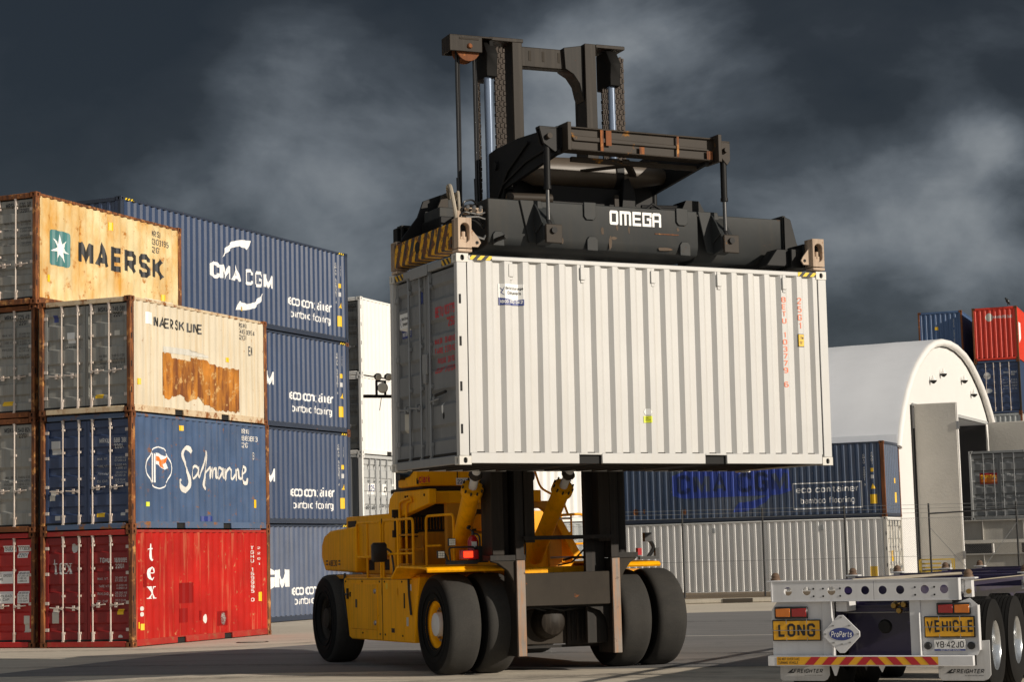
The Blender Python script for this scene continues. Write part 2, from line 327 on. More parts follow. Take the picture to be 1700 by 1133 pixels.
def decal(name, m, parent, src, box, fn, cuts=None, axis=0, label=None, keep=False):
    """flat artwork -> fitted to box (u0,v0,u1,v1), cut along the corrugation and laid on the surface fn(u,v,w)"""
    if isinstance(src, str): src = text_bm(src)
    bm = src
    xs = [v.co.x for v in bm.verts]; ys = [v.co.y for v in bm.verts]
    x0, x1, y0, y1 = min(xs), max(xs), min(ys), max(ys); u0, v0, u1, v1 = box
    if keep: x0, x1, y0, y1 = keep
    su = (u1 - u0) / (x1 - x0) if u1 is not None else None; sv = (v1 - v0) / (y1 - y0) if v1 is not None else None
    if su is None: su = sv
    if sv is None: sv = su
    for v in bm.verts: v.co.x = u0 + (v.co.x - x0) * su; v.co.y = v0 + (v.co.y - y0) * sv
    if cuts is not None:
        bmesh.ops.triangulate(bm, faces=[f for f in bm.faces if len(f.verts) > 4])
        lo, hi = (min(u0, u1 or u0 + (x1 - x0) * su), max(u0, u1 or u0 + (x1 - x0) * su)) if axis == 0 else (v0, v1 or v0 + (y1 - y0) * sv)
        no = (1, 0, 0) if axis == 0 else (0, 1, 0)
        for c in cuts:
            if lo < c < hi:
                co = (c, 0, 0) if axis == 0 else (0, c, 0)
                bmesh.ops.bisect_plane(bm, geom=bm.verts[:] + bm.edges[:] + bm.faces[:], plane_co=co, plane_no=no, dist=1e-6)
    for v in bm.verts: v.co = Vector(fn(v.co.x, v.co.y, v.co.z))
    me = bpy.data.meshes.new(name); bm.to_mesh(me); bm.free(); me.materials.append(m)
    o = bpy.data.objects.new(name, me); COL.objects.link(o); o.parent = parent
    if label: o['label'] = label
    return o
def flat(o, u, v, off=.003):
    o, u, v = Vector(o), Vector(u).normalized(), Vector(v).normalized(); n = u.cross(v)
    return lambda a, b, w=0: o + u * a + v * b + n * (off + w)
def rect(w=1.0, h=1.0):
    bm = bmesh.new(); poly(bm, [(0, 0), (w, 0), (w, h), (0, h)]); return bm
def disc(seg=20, cx=0, cy=0, rx=1, ry=1, layer=0, bm=None):
    bm = bm or bmesh.new(); poly(bm, [(cx + rx * math.cos(2 * math.pi * i / seg), cy + ry * math.sin(2 * math.pi * i / seg)) for i in range(seg)], layer); return bm
def interp(xs, ys, x):
    if x <= xs[0]: return ys[0]
    for i in range(len(xs) - 1):
        if x <= xs[i + 1]: return ys[i] + (ys[i + 1] - ys[i]) * (x - xs[i]) / (xs[i + 1] - xs[i])
    return ys[-1]
# ---------------------------------------------------------------- materials
K = {}
def P_(n, *a, **k): K[n] = mat(n, *a, **k)
RUSTY = (.24, .080, .020)
P_('cream_rusted', (.68, .57, .33), .6, spec=.25, fade=.22, streak=.9, scol=(.56, .27, .03), rust=.50, rcol=(.34, .13, .02), rs=2.6, sscale=(.85, .85, .34), srange=(.40, .66))
P_('cream_trim', (.60, .48, .32), .6, fade=.2, streak=.6, scol=(.34, .16, .05), sscale=(3, 3, 3), rust=.62, rcol=(.22, .08, .02), rs=3.5)
P_('red_trim', (.34, .016, .010), .6, fade=.2, streak=.4, scol=(.3, .12, .06), sscale=(3, 3, 3), rust=.5, rcol=(.20, .08, .03), rs=4)
P_('blue_trim', (.07, .11, .19), .6, fade=.2, rust=.56, rcol=(.20, .085, .03), rs=3.5)
P_('cream', (.63, .56, .43), .55, fade=.10, streak=.6, scol=(.56, .40, .20), rust=.27, rcol=(.28, .12, .03), rs=6)
P_('rust', RUSTY, .85, fade=.6, streak=.9, srange=(.40, .60), scol=(.06, .022, .012), rust=.58, rcol=(.40, .19, .06), rs=4, sscale=(8, 8, 1.2), bump=.25)
P_('rust_dark', (.17, .055, .016), .85, fade=.4, streak=.4, rust=.45, rcol=(.34, .12, .03), rs=6, bump=.2)
P_('rust_patch', (.50, .19, .020), .85, fade=.5, streak=1.0, scol=(.17, .05, .009), sscale=(3.6, 3.6, .55), srange=(.42, .58), rust=.56, rcol=(.50, .30, .11), rs=3.6, bump=.15)
P_('blue_faded', (.052, .092, .18), .55, spec=.35, fade=.25, streak=.45, scol=(.13, .15, .19), rust=.40, rcol=(.20, .085, .03), rs=5)
P_('red_faded', (.40, .012, .008), .6, spec=.2, fade=.25, streak=.7, srange=(.55, .70), scol=(.50, .20, .10), sscale=(5, 5, .25), rust=.34, rcol=(.42, .20, .09), rs=5)
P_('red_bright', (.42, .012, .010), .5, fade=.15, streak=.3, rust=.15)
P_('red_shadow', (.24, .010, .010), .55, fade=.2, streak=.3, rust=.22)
P_('navy_door', (.038, .062, .135), .45, fade=.2, streak=.3, rust=.22)
P_('grey_door', (.27, .27, .25), .5, fade=.15, streak=.5, scol=(.16, .12, .08), rust=.2)
P_('navy', (.030, .052, .112), .34, spec=.75, fade=.10, streak=.25, scol=(.085, .105, .15), rust=.08)
P_('navy_dusty', (.075, .10, .165), .42, spec=.6, fade=.15, streak=.5, scol=(.17, .17, .18), rust=.12)
P_('navy_gloss', (.036, .066, .13), .26, spec=1.0, fade=.12, streak=.3, scol=(.10, .12, .16), rust=.12)
P_('repaint_blue', (.02, .055, .34), .35, fade=.15, bump=0)
P_('navy_trim', (.028, .038, .062), .45, fade=.1, rust=.14)
P_('white', (.515, .512, .50), .45, fade=.045, streak=.28, scol=(.48, .44, .37), rust=.035, rcol=(.30, .20, .12), rs=11, bump=.04)
P_('white_rusted', (.60, .58, .53), .42, fade=.05, streak=.3, scol=(.5, .38, .25), rust=.22, rs=9)
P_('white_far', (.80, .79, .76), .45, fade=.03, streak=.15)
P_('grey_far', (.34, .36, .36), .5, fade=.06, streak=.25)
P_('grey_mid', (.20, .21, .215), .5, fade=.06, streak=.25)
P_('grey_plain', (.42, .43, .43), .45, fade=.06, streak=.2)
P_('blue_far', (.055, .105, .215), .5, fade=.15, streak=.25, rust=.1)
P_('orange_red', (.62, .035, .012), .5, fade=.1, streak=.3, rust=.12)
P_('dark', (.006, .006, .006), .8, fade=0, bump=0)
P_('gasket', (.012, .012, .012), .7, fade=.1, bump=0)
P_('rod', (.60, .52, .46), .35, fade=.15, streak=.5, scol=(.38, .22, .12), rust=.18, sscale=(3, 3, 1.5))
P_('rod_clean', (.26, .27, .28), .4, metal=.3, fade=.1, streak=.2)
P_('ink_black', (.012, .012, .014), .5, fade=.2, rust=.0, bump=0)
P_('ink_worn', (.016, .018, .022), .6, fade=.3, streak=.3, scol=(.1, .08, .05), rust=.15, rcol=(.4, .2, .06), rs=5, bump=0)
P_('ink_grey', (.05, .05, .055), .6, fade=.2, bump=0)
P_('ink_white', (.80, .80, .79), .5, fade=.06, bump=0)
P_('ink_offwhite', (.55, .55, .54), .5, fade=.1, bump=0)
P_('ink_worn_white', (.66, .64, .6), .6, fade=.15, rust=.14, rcol=(.22, .13, .07), rs=9, bump=0)
P_('ink_orange', (.85, .17, .02), .5, fade=.1, bump=0)
P_('ink_red', (.62, .03, .045), .5, fade=.1, bump=0)
P_('ink_salmon', (.85, .20, .09), .5, fade=.1, bump=0)
P_('ink_teal', (.055, .20, .20), .55, fade=.35, streak=.7, scol=(.05, .09, .12), sscale=(9, 9, .4), bump=0)
P_('ink_blue', (.035, .055, .22), .4, fade=.06, bump=0)
P_('ink_royal', (.020, .040, .20), .45, fade=.15, bump=0)
P_('sticker_yellow', (.85, .52, .01), .45, fade=.06, bump=0)
P_('sticker_lime', (.66, .72, .03), .45, fade=.06, bump=0)
P_('sticker_white', (.80, .80, .78), .4, fade=.04, bump=0)
P_('sticker_green', (.02, .40, .20), .4, fade=.04, bump=0)
P_('patch_grey', (.55, .53, .47), .6, fade=.1, bump=0)
P_('patch_red', (.24, .006, .005), .6, spec=.15, fade=.15, bump=0)
K['hazard'] = stripes('hazard', (.80, .56, .02), (.012, .012, .012), (0, 2), .13, -1.0, wear=0)
K['hazard_end'] = stripes('hazard_end', (.62, .36, .02), (.03, .03, .032), (1, 2), .13, -1.0, wear=0)
K['hazard_worn'] = stripes('hazard_worn', (.72, .36, .008), (.032, .034, .036), (1, 2), .24, .45, wear=.66, wcol=(.13, .045, .012))

# ---------------------------------------------------------------- shipping containers
WD = 2.438
HS, HC = 2.591, 2.896
hash_f = lambda t: (sum(ord(ch) * (i + 3) for i, ch in enumerate(t)) % 997) * .37
_cast = {}
def casting_mesh(m):
    if m.name not in _cast:
        b = MB(); b.box(.03, .178, .03, .162, .012, .106)
        b.holed((0, 0, 0), (1, 0, 0), (0, 0, 1), .178, .118, .060, .080, .03)
        b.holed((0, .162, 0), (0, -1, 0), (0, 0, 1), .162, .118, .052, .080, .03)
        b.face([(0, 0, 0), (.178, 0, 0), (.178, .162, 0), (0, .162, 0)]); b.face([(0, 0, .118), (.178, 0, .118), (.178, .162, .118), (0, .162, .118)])
        b.face([(.178, 0, 0), (.178, .162, 0), (.178, .162, .118), (.178, 0, .118)]); b.face([(0, .162, 0), (.178, .162, 0), (.178, .162, .118), (0, .162, .118)])
        o = b.build('corner_casting', m, None, smooth=False); me = o.data; me.materials.append(K['dark'])  # cavity faces coloured near-black in place of the shade inside
        for p in me.polygons:
            c = p.center
            if .02 < c.x < .177 and .02 < c.y < .161 and .005 < c.z < .115: p.material_index = 1
        bpy.data.objects.remove(o); _cast[m.name] = me
    return _cast[m.name]
def side_prof(L, deep=False):
    x0, x1 = .165, L - .165; n = round((x1 - x0 - .1) / .278); p = (x1 - x0 - .072) / n
    xs, ds = [x0], [.012]
    for i in range(n):
        b = x0 + i * p
        for dx, d in (((.078, .012), (.133, .062), (.223, .062), (p, .012)) if deep else ((.082, .012), (.140, .046), (.220, .046), (p, .012))): xs.append(b + dx); ds.append(d)
    xs.append(x1); ds.append(.012); return xs, ds
def door_prof(z0, z1, bands):
    zs, ds = [z0], [.070]; p = (z1 - z0) / bands
    for i in range(bands):
        b = z0 + i * p
        for t, d in ((.30, .070), (.39, .112), (.68, .112), (.77, .070)): zs.append(b + t * p); ds.append(d)
    zs.append(z1); ds.append(.070); return zs, ds
class Box:
    def __init__(s, label, M, L, H, paint, group, trim=None, post=None, doors='x0', door_paint=None, rods=(.59, 1.02, 1.38, 1.85), rod_mat='rod', bands=5, cast=None, under=False, pockets=True, front='x1', hinge=None, end_trim=None, deep=False, detail=True, cat='shipping container'):
        s.L, s.H = L, H; s.root = r = thing('shipping_container', label, cat, M, group)
        k = lambda n: K[n] if isinstance(n, str) else n
        paint = k(paint); trim = k(trim or paint); post = k(post or trim); cast = k(cast or post); dp = k(door_paint or paint)
        s.xs, s.ds = side_prof(L, deep); et = k(end_trim or trim)
        # frame
        for X in (0, 1):
            for Y in (0, 1):
                b = MB(); xa, xb = (0.003, .15) if X == 0 else (L - .15, L - .003); ya, yb = (.003, .10) if Y == 0 else (WD - .10, WD - .003)
                b.box(xa, xb, ya, yb, .118, H - .118)
                po = b.build('corner_post', post, r, bevel=.008)
                if Y == 0 and detail and doors == ('x0' if X == 0 else 'x1'):
                    q = MB(); xo = .045 if X == 0 else L - .045
                    for z in (.42, 1.0, 1.62, 2.2): q.box(xo - .016, xo + .016, -.0005, .02, z, z + .13)
                    q.parts('post_slot', K['dark'], po)
                for Z in (0, 1):
                    o = bpy.data.objects.new('corner_casting', casting_mesh(cast)); COL.objects.link(o); o.parent = r
                    o.location = (X * L, Y * WD, Z * H); o.scale = (1 - 2 * X, 1 - 2 * Y, 1 - 2 * Z)
        for Y in (0, 1):
            f = (lambda a, b: (a, b)) if Y == 0 else (lambda a, b: (WD - b, WD - a))
            ya, yb = f(.006, .07)
            MB().box(.178, L - .178, ya, yb, H - .085, H - .018).build('top_rail', trim, r, bevel=.012)
            b = MB(); cx = L / 2; seg = [.178]
            pk = [(cx - 1.20, cx - .84), (cx + .84, cx + 1.20)] if (pockets and L < 7) else []
            for a, c in pk: seg += [a, c]
            seg.append(L - .178); ya, yb = f(.006, .05)
            for a, c in zip(seg[::2], seg[1::2]): b.box(a, c, ya, yb, .018, .165)
            for a, c in pk: b.box(a, c, ya, yb, .14, .165)
            b.build('bottom_rail', trim, r, bevel=.006)
            b = MB(); g = (lambda d: d) if Y == 0 else (lambda d: WD - d)
            sd0 = hash_f(label) + Y * 9.0
            b.sheet([[(x, g(d + (.0045 * mnoise.noise((x * 1.3 + sd0, z * 1.1, sd0)) if 0 < k < 10 else 0)), z) for x, d in zip(s.xs, s.ds)] for k, z in [(k, .160 + (H - .24) * k / 10) for k in range(11)]]).build('side_panel', paint, r)
        if pockets and L < 7:
            for a, c in pk: MB().box(a, c, .055, WD - .055, .02, .139).build('fork_pocket', K['dark'], r)
        MB().box(.05, L - .05, .06, WD - .06, H - .05, H - .022).build('roof', trim, r)
        MB().box(.05, L - .05, .05, WD - .05, .142, .18).build('floor', K['dark'] if not under else K['under'], r)
        if under:
            b = MB(); x = .3
            while x < L - .25:
                if not any(a - .05 < x < c + .02 for a, c in pk): b.box(x, x + .05, .052, WD - .052, .019, .141)
                x += .27
            b.parts('cross_member', K['under'], r)
        s.E = {'x0': Matrix(((0, 1, 0, 0), (-1, 0, 0, WD), (0, 0, 1, 0), (0, 0, 0, 1))), 'x1': Matrix(((0, -1, 0, L), (1, 0, 0, 0), (0, 0, 1, 0), (0, 0, 0, 1)))}
        for end in ('x0', 'x1'):
            E = s.E[end]
            MB().box(.178, WD - .178, .006, .09, H - .125, H - .014, E).build('header', et if end == doors else trim, r, bevel=.01)
            MB().box(.178, WD - .178, .006, .09, .016, .135, E).build('sill', et if end == doors else trim, r, bevel=.01)
            if end == doors: s.doors(end, dp, rods, k(rod_mat), bands, k(hinge or rod_mat), detail)
            else:
                n = 8; p = (WD - .2 - .1) / n; us, dd = [.1], [.02]
                for i in range(n):
                    b0 = .1 + i * p
                    for t, d in ((.33, .02), (.5, .062), (.83, .062), (1, .02)): us.append(b0 + t * p); dd.append(d)
                us.append(WD - .1); dd.append(.02); s.us, s.dd = us, dd
                MB().sheet([[E @ Vector((u, d, z)) for u, d in zip(us, dd)] for z in (.13, H - .12)]).build('end_wall', paint, r, smooth=False)
    def doors(s, end, dp, rods, rm, bands, hm, detail):
        E, H, r = s.E[end], s.H, s.root; z0, z1 = .165, H - .155
        s.zs, s.zd = door_prof(z0 + .05, z1 - .05, bands)
        MB().box(.09, WD - .09, .118, .125, .13, H - .12, E).build('door_seal', K['gasket'], r)
        for sd_ in (0, 1):
            ua, ub = (.108, WD / 2 - .006) if sd_ == 0 else (WD / 2 + .006, WD - .108)
            b = MB()
            b.box(ua, ua + .07, .062, .112, z0, z1, E); b.box(ub - .07, ub, .062, .112, z0, z1, E)
            b.box(ua + .07, ub - .07, .064, .112, z0, z0 + .05, E); b.box(ua + .07, ub - .07, .064, .112, z1 - .05, z1, E)
            b.sheet([[E @ Vector((u, d, z)) for u in (ua + .07, ub - .07)] for z, d in zip(s.zs, s.zd)])
            d_ = b.build('door', dp, r, smooth=False)
            if detail:
                for z in (.36, .95, 1.60, H - .42):
                    q = MB(); u = ua if sd_ == 0 else ub; sg = -1 if sd_ == 0 else 1
                    q.box(min(u + sg * .05, u - sg * .09), max(u + sg * .05, u - sg * .09), .045, .066, z, z + .07, E).cyl(E @ Vector((u + sg * .045, .05, z - .01)), E @ Vector((u + sg * .045, .05, z + .08)), .018, seg=8)
                    q.build('hinge', hm, d_)
            for u in rods:
                if not ua < u < ub: continue
                q = MB(); q.cyl(E @ Vector((u, .034, .075)), E @ Vector((u, .034, H - .065)), .0175, seg=10)
                for z in (.30, 1.12, 1.72, H - .36): q.box(u - .035, u + .045, .03, .064, z, z + .05, E)
                for z in (.075, H - .15): q.box(u - .028, u + .028, .012, .05, z, z + .075, E)
                for z in (.16, H - .28): q.box(u - .024, u + .03, .022, .062, z, z + .15, E)
                q.build('locking_bar', rm, d_)
                q = MB(); dr = -1 if sd_ == 0 else 1; zz = .90 + .03 * dr
                if detail:
                    q.tube([E @ Vector(p) for p in ((u + dr * .02, .02, zz), (u + dr * .16, .012, zz + .005), (u + dr * .34, .016, zz + .02))], .014, 6)
                    q.box(u + dr * .14 - .03, u + dr * .14 + .03, .01, .064, zz - .05, zz + .06, E); q.box(u + dr * .02 - .025, u + dr * .02 + .03, .008, .05, zz - .03, zz + .035, E)
                    q.build('handle', rm, d_)
    # artwork on the long side, the door end
    def side(s, name, m, src, box, label=None, keep=False, off=.003):
        return decal(name, K[m], s.root, src, box, lambda u, v, w: (u, interp(s.xs, s.ds, u) - off - .0035 - w, v), s.xs, 0, label, keep)
    def end(s, name, m, src, box, e='x0', label=None, off=.003):
        E = s.E[e]; f = lambda u, v, w: E @ Vector((u, interp(s.zs, s.zd, v) - off - w, v))
        return decal(name, K[m], s.root, src, box, f, s.zs, 1, label)
    def wall(s, name, m, src, box, e='x0', label=None):
        E = s.E[e]; f = lambda u, v, w: E @ Vector((u, interp(s.us, s.dd, u) - .003 - w, v))
        return decal(name, K[m], s.root, src, box, f, s.us, 0, label)
    def rail(s, name, m, box, end=False):
        if end: E = s.E['x0']; fn = lambda u, v, w: E @ Vector((u, .0035, v))
        else: fn = lambda u, v, w: (u, .0035, v)
        return decal(name, K[m], s.root, rect(), box, fn)
    def ids(s, pre, num, typ, ink, weights=True, z=2.27, u=1.55, dz=None):
        s.end('lettering', ink, text_bm(pre, .035), (u, z, u + .26, z + .11)); s.end('lettering', ink, text_bm(num, .035), (u + .38, z, u + .81, z + .11))
        s.end('lettering', ink, text_bm(typ, .035), (u + .38, z - .13, u + .60, z - .02))
        if weights:
            zz = dz or z - .32
            for i, (a, b) in enumerate((('MAX. WT.', '30.480 KG\n67.200 LB'), ('TARE WT.', '2.220 KG\n4.890 LB'), ('PAYLOAD', '28.260 KG\n62.310 LB'), ('CU. CAP.', '33.2 CU.M\n1.172 CU.FT'))):
                s.end('lettering', ink, text_bm(a), (u - .06, zz - i * .165 - .06, u + .22, zz - i * .165)); s.end('lettering', ink, text_bm(b), (u + .40, zz - i * .165 - .10, u + .70, zz - i * .165 + .01))
P_('under', (.018, .014, .011), .8, fade=.3, rust=.3)
GS = 'containers in the stacks on the left'
def inframe(M, x, y, z=0): return M @ Vector((x, y, z))

# first stack at the left edge: four 20 ft boxes
C1 = dict(o=(-10.76, 44.1), yaw=66.8)
def stk(o, yaw, z): return frame((o[0], o[1], z), yaw)
mk = Box('rust-stained cream container with a white star emblem and big worn black lettering', stk((-10.80, 44.30), 66.8, 3 * HS), 6.058, HS, 'cream_rusted', GS, trim='rust', post='rust', door_paint='grey_door', cast='rust_dark', bands=6)
mk.ids('MRSU', '030 319 5', '22G1', 'ink_black')
q = bmesh.new(); poly(q, [(x, y) for cx, cy, a0 in ((.88, .88, 0), (.12, .88, 90), (.12, .12, 180), (.88, .12, 270)) for x, y in [(cx + .12 * math.cos(R(a0 + a)), cy + .12 * math.sin(R(a0 + a))) for a in (0, 30, 60, 90)]])
mk.side('emblem_panel', 'ink_teal', q, (.566, .97, 1.324, 1.80))
q = bmesh.new(); cc = q.verts.new((0, 0, .002)); st = []
for i in range(14):
    a = math.pi / 2 + 2 * math.pi * i / 14; rr = 1.0 if i % 2 == 0 else .36
    st.append(q.verts.new((rr * math.cos(a), rr * math.sin(a), .002)))
for i in range(14): q.faces.new((cc, st[i], st[(i + 1) % 14]))
mk.side('star', 'ink_white', q, (.61, 1.06, 1.285, 1.73))
mk.side('lettering', 'ink_worn', text_bm('MAERSK', .055, .7), (1.64, 1.12, 5.26, 1.78))
mk.side('lettering', 'ink_grey', text_bm('MRSU\n030 319 5\n22G1', .01, line=.95), (4.72, 1.80, 5.50, 2.36))
mk.side('sticker', 'sticker_yellow', rect(), (.45, .55, .58, .72)); mk.side('sticker', 'sticker_yellow', rect(), (5.17, .52, 5.30, .78)); mk.side('sticker', 'sticker_yellow', rect(), (2.9, 2.1, 3.05, 2.3))
mk.side('patch', 'cream', rect(), (4.4, .35, 5.7, .62))
b3 = Box('grey container with white locking bars, second from the top at the left edge', stk((-10.85, 44.40), 66.7, 2 * HS), 6.058, HS, 'cream', GS, trim='rust_dark', post='rust', door_paint='grey_door', cast='rust_dark')
b3.ids('MRKU', '725 455 1', '22G1', 'ink_black')
b3.end('sticker', 'sticker_yellow', rect(), (1.5, .30, 1.78, .40))
b2 = Box('grey container just above the bright red one at the left edge', stk((-10.84, 44.38), 66.8, HS), 6.058, HS, 'grey_door', GS, trim='rust_dark', post='rust', door_paint='grey_door', cast='rust_dark', bands=3)
b2.ids('MSKU', '540 824 3', '22G1', 'ink_black', weights=False)
b2.end('lettering', 'ink_black', text_bm('MAX. GROSS\nTARE\nPAYLOAD\nCU. CAP.'), (1.55, .98, 1.85, 1.28)); b2.end('lettering', 'ink_black', text_bm('30.480 KG  67.200 LB\n2.220 KG  4.890 LB\n28.260 KG  62.310 LB\n33.2 M  1.172 FT'), (1.9, .98, 2.3, 1.28))
b1 = Box('bright red container on the ground at the left edge', stk((-10.86, 44.45), 66.7, 0), 6.058, HS, 'red_bright', GS, trim='red_bright', post='rust', door_paint='red_bright', cast='rust_dark')
for bx in ((1.52, 2.16, 1.86, 2.30), (1.92, 2.16, 2.32, 2.30), (1.92, 2.02, 2.2, 2.14), (1.3, 1.45, 1.82, 1.72), (1.92, 1.45, 2.24, 1.72), (1.3, 1.0, 1.82, 1.27), (1.92, 1.0, 2.24, 1.27)): b1.end('sticker', 'sticker_white', rect(), bx)
for t, bx in (('SUDU', (1.55, 2.19, 1.83, 2.28)), ('773031 3', (1.95, 2.19, 2.3, 2.28)), ('22G1', (1.95, 2.045, 2.17, 2.12)), ('MAX. GROSS\nTARE', (1.34, 1.52, 1.76, 1.66)), ('30.480 KG\n67.200 LB\n2.180 KG\n4.806 LB', (1.95, 1.48, 2.21, 1.70)), ('PAYLOAD\nCU. CAP.', (1.34, 1.06, 1.76, 1.2)), ('28.300 KG\n62.394 LB\n33.2 CU.M\n1.172 CU.FT', (1.95, 1.03, 2.21, 1.25))):
    b1.end('lettering', 'ink_black', text_bm(t, .01), bx, off=.005)
b1.end('sticker', 'patch_grey', rect(), (2.1, .35, 2.26, .72))

# second stack: three 20 ft boxes standing in front
ml = Box('cream container with a large square patch of bare rust on its long side', stk((-8.46, 43.30), 67.4, 2 * HS), 6.058, HS, 'cream', GS, trim='cream_trim', post='rust', door_paint='grey_door', cast='rust_dark', bands=4)
ml.ids('MSKU', '746 089 4', '22G1', 'ink_black', weights=False)
ml.end('lettering', 'ink_black', text_bm('MAX. GROSS\nTARE\nPAYLOAD\nCU. CAP.'), (1.58, 1.0, 1.78, 1.3)); ml.end('lettering', 'ink_black', text_bm('30.480 KG  67.200 LB\n2.220 KG  4.890 LB\n28.260 KG  62.310 LB\n33.2 M  1.172 FT'), (1.9, 1.0, 2.3, 1.3))
ml.end('lettering', 'ink_black', text_bm('MAERSK'), (.64, 1.50, 1.02, 1.56)); ml.end('sticker', 'sticker_white', rect(), (.72, 1.62, .92, 1.86))
ml.end('sticker', 'ink_blue', rect(), (.34, 2.12, .46, 2.28)); ml.end('sticker', 'sticker_yellow', rect(), (1.47, .33, 1.68, .42)); ml.end('sticker', 'patch_grey', rect(), (1.98, 1.72, 2.12, 1.83))
ml.side('sticker', 'sticker_white', rect(), (.664, 2.02, .93, 2.29))
ml.side('lettering', 'ink_black', text_bm('MAERSK LINE', .025, 1.0), (.98, 1.98, 3.0, 2.24))
ml.side('lettering', 'ink_grey', text_bm('MSKU\n746 089 4\n22G1', .01, line=.9), (4.72, 2.03, 5.50, 2.44)); ml.side('lettering', 'ink_grey', text_bm('EN', .02), (5.2, 1.66, 5.34, 1.90))
rn = random.Random(5); q = bmesh.new(); lo, hi = [], []
for i in range(69):
    x = 1.32 + 3.38 * i / 68
    hi.append((x, 1.42 - .10 * (i > 8) + .08 * (24 < i < 40) - .04 * (i > 46) + rn.uniform(-.02, .01)))
    lo.append((x, (.44 - .06 * math.sin(i * .35) if i < 34 else .36 - .10 * (i - 34) / 12 if i < 46 else .24) + rn.uniform(-.04, .02)))
rows = [[q.verts.new((p[0], p[1], 0)) for p in r] for r in (lo, hi)]
for k in range(68): q.faces.new((rows[0][k], rows[0][k + 1], rows[1][k + 1], rows[1][k]))
ml.side('rust_patch', 'rust_patch', q, (1.31, .20, 4.70, 1.43), label='large patch of bare orange rust')
q = bmesh.new(); poly(q, [(0, 0), (1, .1), (.98, .5), (.6, .75), (.55, 1), (0, .9)]); ml.side('patch', 'patch_grey', q, (1.34, 1.43, 3.3, 1.58)); ml.side('sticker', 'sticker_yellow', rect(), (4.1, 1.42, 4.28, 1.53))
ml.side('sticker', 'sticker_yellow', rect(), (.34, .62, .44, .76))

sf = Box('faded blue container with white script and a round flag emblem', stk((-8.455, 43.38), 67.3, HS), 6.058, HS, 'blue_faded', GS, trim='blue_trim', post='rust', door_paint='navy_door', cast='rust_dark')
sf.ids('MRKU', '688 386 3', '22G1', 'ink_offwhite', z=1.92)
sf.end('sticker', 'ink_offwhite', rect(), (.26, 1.72, .50, 2.02)); sf.end('sticker', 'sticker_yellow', rect(), (1.47, .28, 1.68, .37)); sf.end('sticker', 'patch_grey', rect(), (.22, .68, .36, .92)); sf.end('sticker', 'ink_offwhite', rect(), (2.1, .30, 2.22, .37)); sf.end('sticker', 'ink_offwhite', rect(), (.36, .24, .50, .34))
q = bmesh.new(); ribbon(q, [(math.cos(a) * (.5 + .03 * math.cos(4 * a)), math.sin(a) * .5) for a in [2 * math.pi * i / 28 for i in range(28)]], .03, 0, True)
sf.side('emblem_ring', 'ink_white', q, (.60, .89, 1.64, 1.86))
q = bmesh.new()
for x in (0, .10, .2): poly(q, [(x, 0), (x + .05, 0), (x + .05, 1.0 - x * .3), (x, 1.0)])
poly(q, [(.26, .62), (.26, 1.0), (.5, .98), (.7, .90), (.95, .93), (.86, .72), (1.0, .50), (.72, .44), (.5, .56)])
sf.side('emblem_flag', 'ink_white', q, (.80, 1.04, 1.52, 1.71))
q = bmesh.new(); poly(q, [(.28, .86), (.52, .82), (.6, .74), (.95, .84), (.90, .70), (.66, .60), (.7, .46), (.54, .54), (.48, .68), (.28, .70)])
sf.side('emblem_cross', 'ink_orange', q, (.99, 1.36, 1.48, 1.64), off=.005)
q = bmesh.new(); T9 = .0004
def scr(p, w, z=0): ribbon(q, p, [x * 1.2 for x in w], z, smooth=6, dl=.00003)
scr([(.60, 1.86), (.46, 1.97), (.22, 1.95), (.12, 1.78), (.24, 1.55), (.40, 1.36), (.52, 1.08), (.44, .90), (.22, .84), (.06, .92), (-.02, 1.06), (.08, 1.12)], [.10, .12, .07, .06, .09, .09, .08, .11, .14, .12, .09, .04])
scr([(.98, 1.42), (.84, 1.50), (.68, 1.38), (.66, 1.22), (.80, 1.17), (.95, 1.32), (1.0, 1.45), (.98, 1.26), (1.10, 1.20), (1.24, 1.42)], [.05, .06, .06, .06, .05, .05, .06, .06, .05, .04], .002)
scr([(1.24, 1.42), (1.42, 1.80), (1.50, 1.90), (1.52, 1.72), (1.38, 1.30), (1.30, 1.00), (1.40, .90), (1.46, 1.08), (1.42, 1.28), (1.60, 1.42)], [.05, .06, .07, .07, .08, .08, .06, .05, .05, .05], .004)
scr([(1.60, 1.42), (1.68, 1.48), (1.68, 1.22), (1.74, 1.40), (1.84, 1.48), (1.86, 1.22), (1.92, 1.40), (2.02, 1.46), (2.04, 1.22), (2.14, 1.24)], [.04, .05, .06, .04, .06, .06, .04, .06, .06, .04], .006)
scr([(2.42, 1.42), (2.30, 1.50), (2.16, 1.40), (2.16, 1.24), (2.28, 1.20), (2.40, 1.36), (2.44, 1.46), (2.44, 1.26), (2.54, 1.22), (2.62, 1.40)], [.05, .06, .06, .06, .05, .05, .06, .06, .05, .04], .008)
scr([(2.62, 1.48), (2.66, 1.20), (2.70, 1.38), (2.82, 1.50), (2.90, 1.44)], [.05, .07, .05, .06, .05], .010)
scr([(3.00, 1.48), (2.98, 1.26), (3.08, 1.20), (3.18, 1.34)], [.07, .07, .05, .04], .012)
scr([(3.22, 1.48), (3.24, 1.20), (3.30, 1.38), (3.42, 1.48), (3.46, 1.26), (3.56, 1.22), (3.64, 1.36)], [.06, .07, .04, .06, .07, .05, .04], .014)
scr([(3.66, 1.34), (3.84, 1.42), (3.84, 1.54), (3.70, 1.54), (3.62, 1.34), (3.70, 1.16), (3.88, 1.10), (3.94, 1.24)], [.04, .05, .06, .07, .08, .08, .09, .06], .016)
for v in q.verts: v.co.z *= .25
sf.side('lettering', 'ink_worn_white', q, (1.96, .82, 5.02, 1.93))
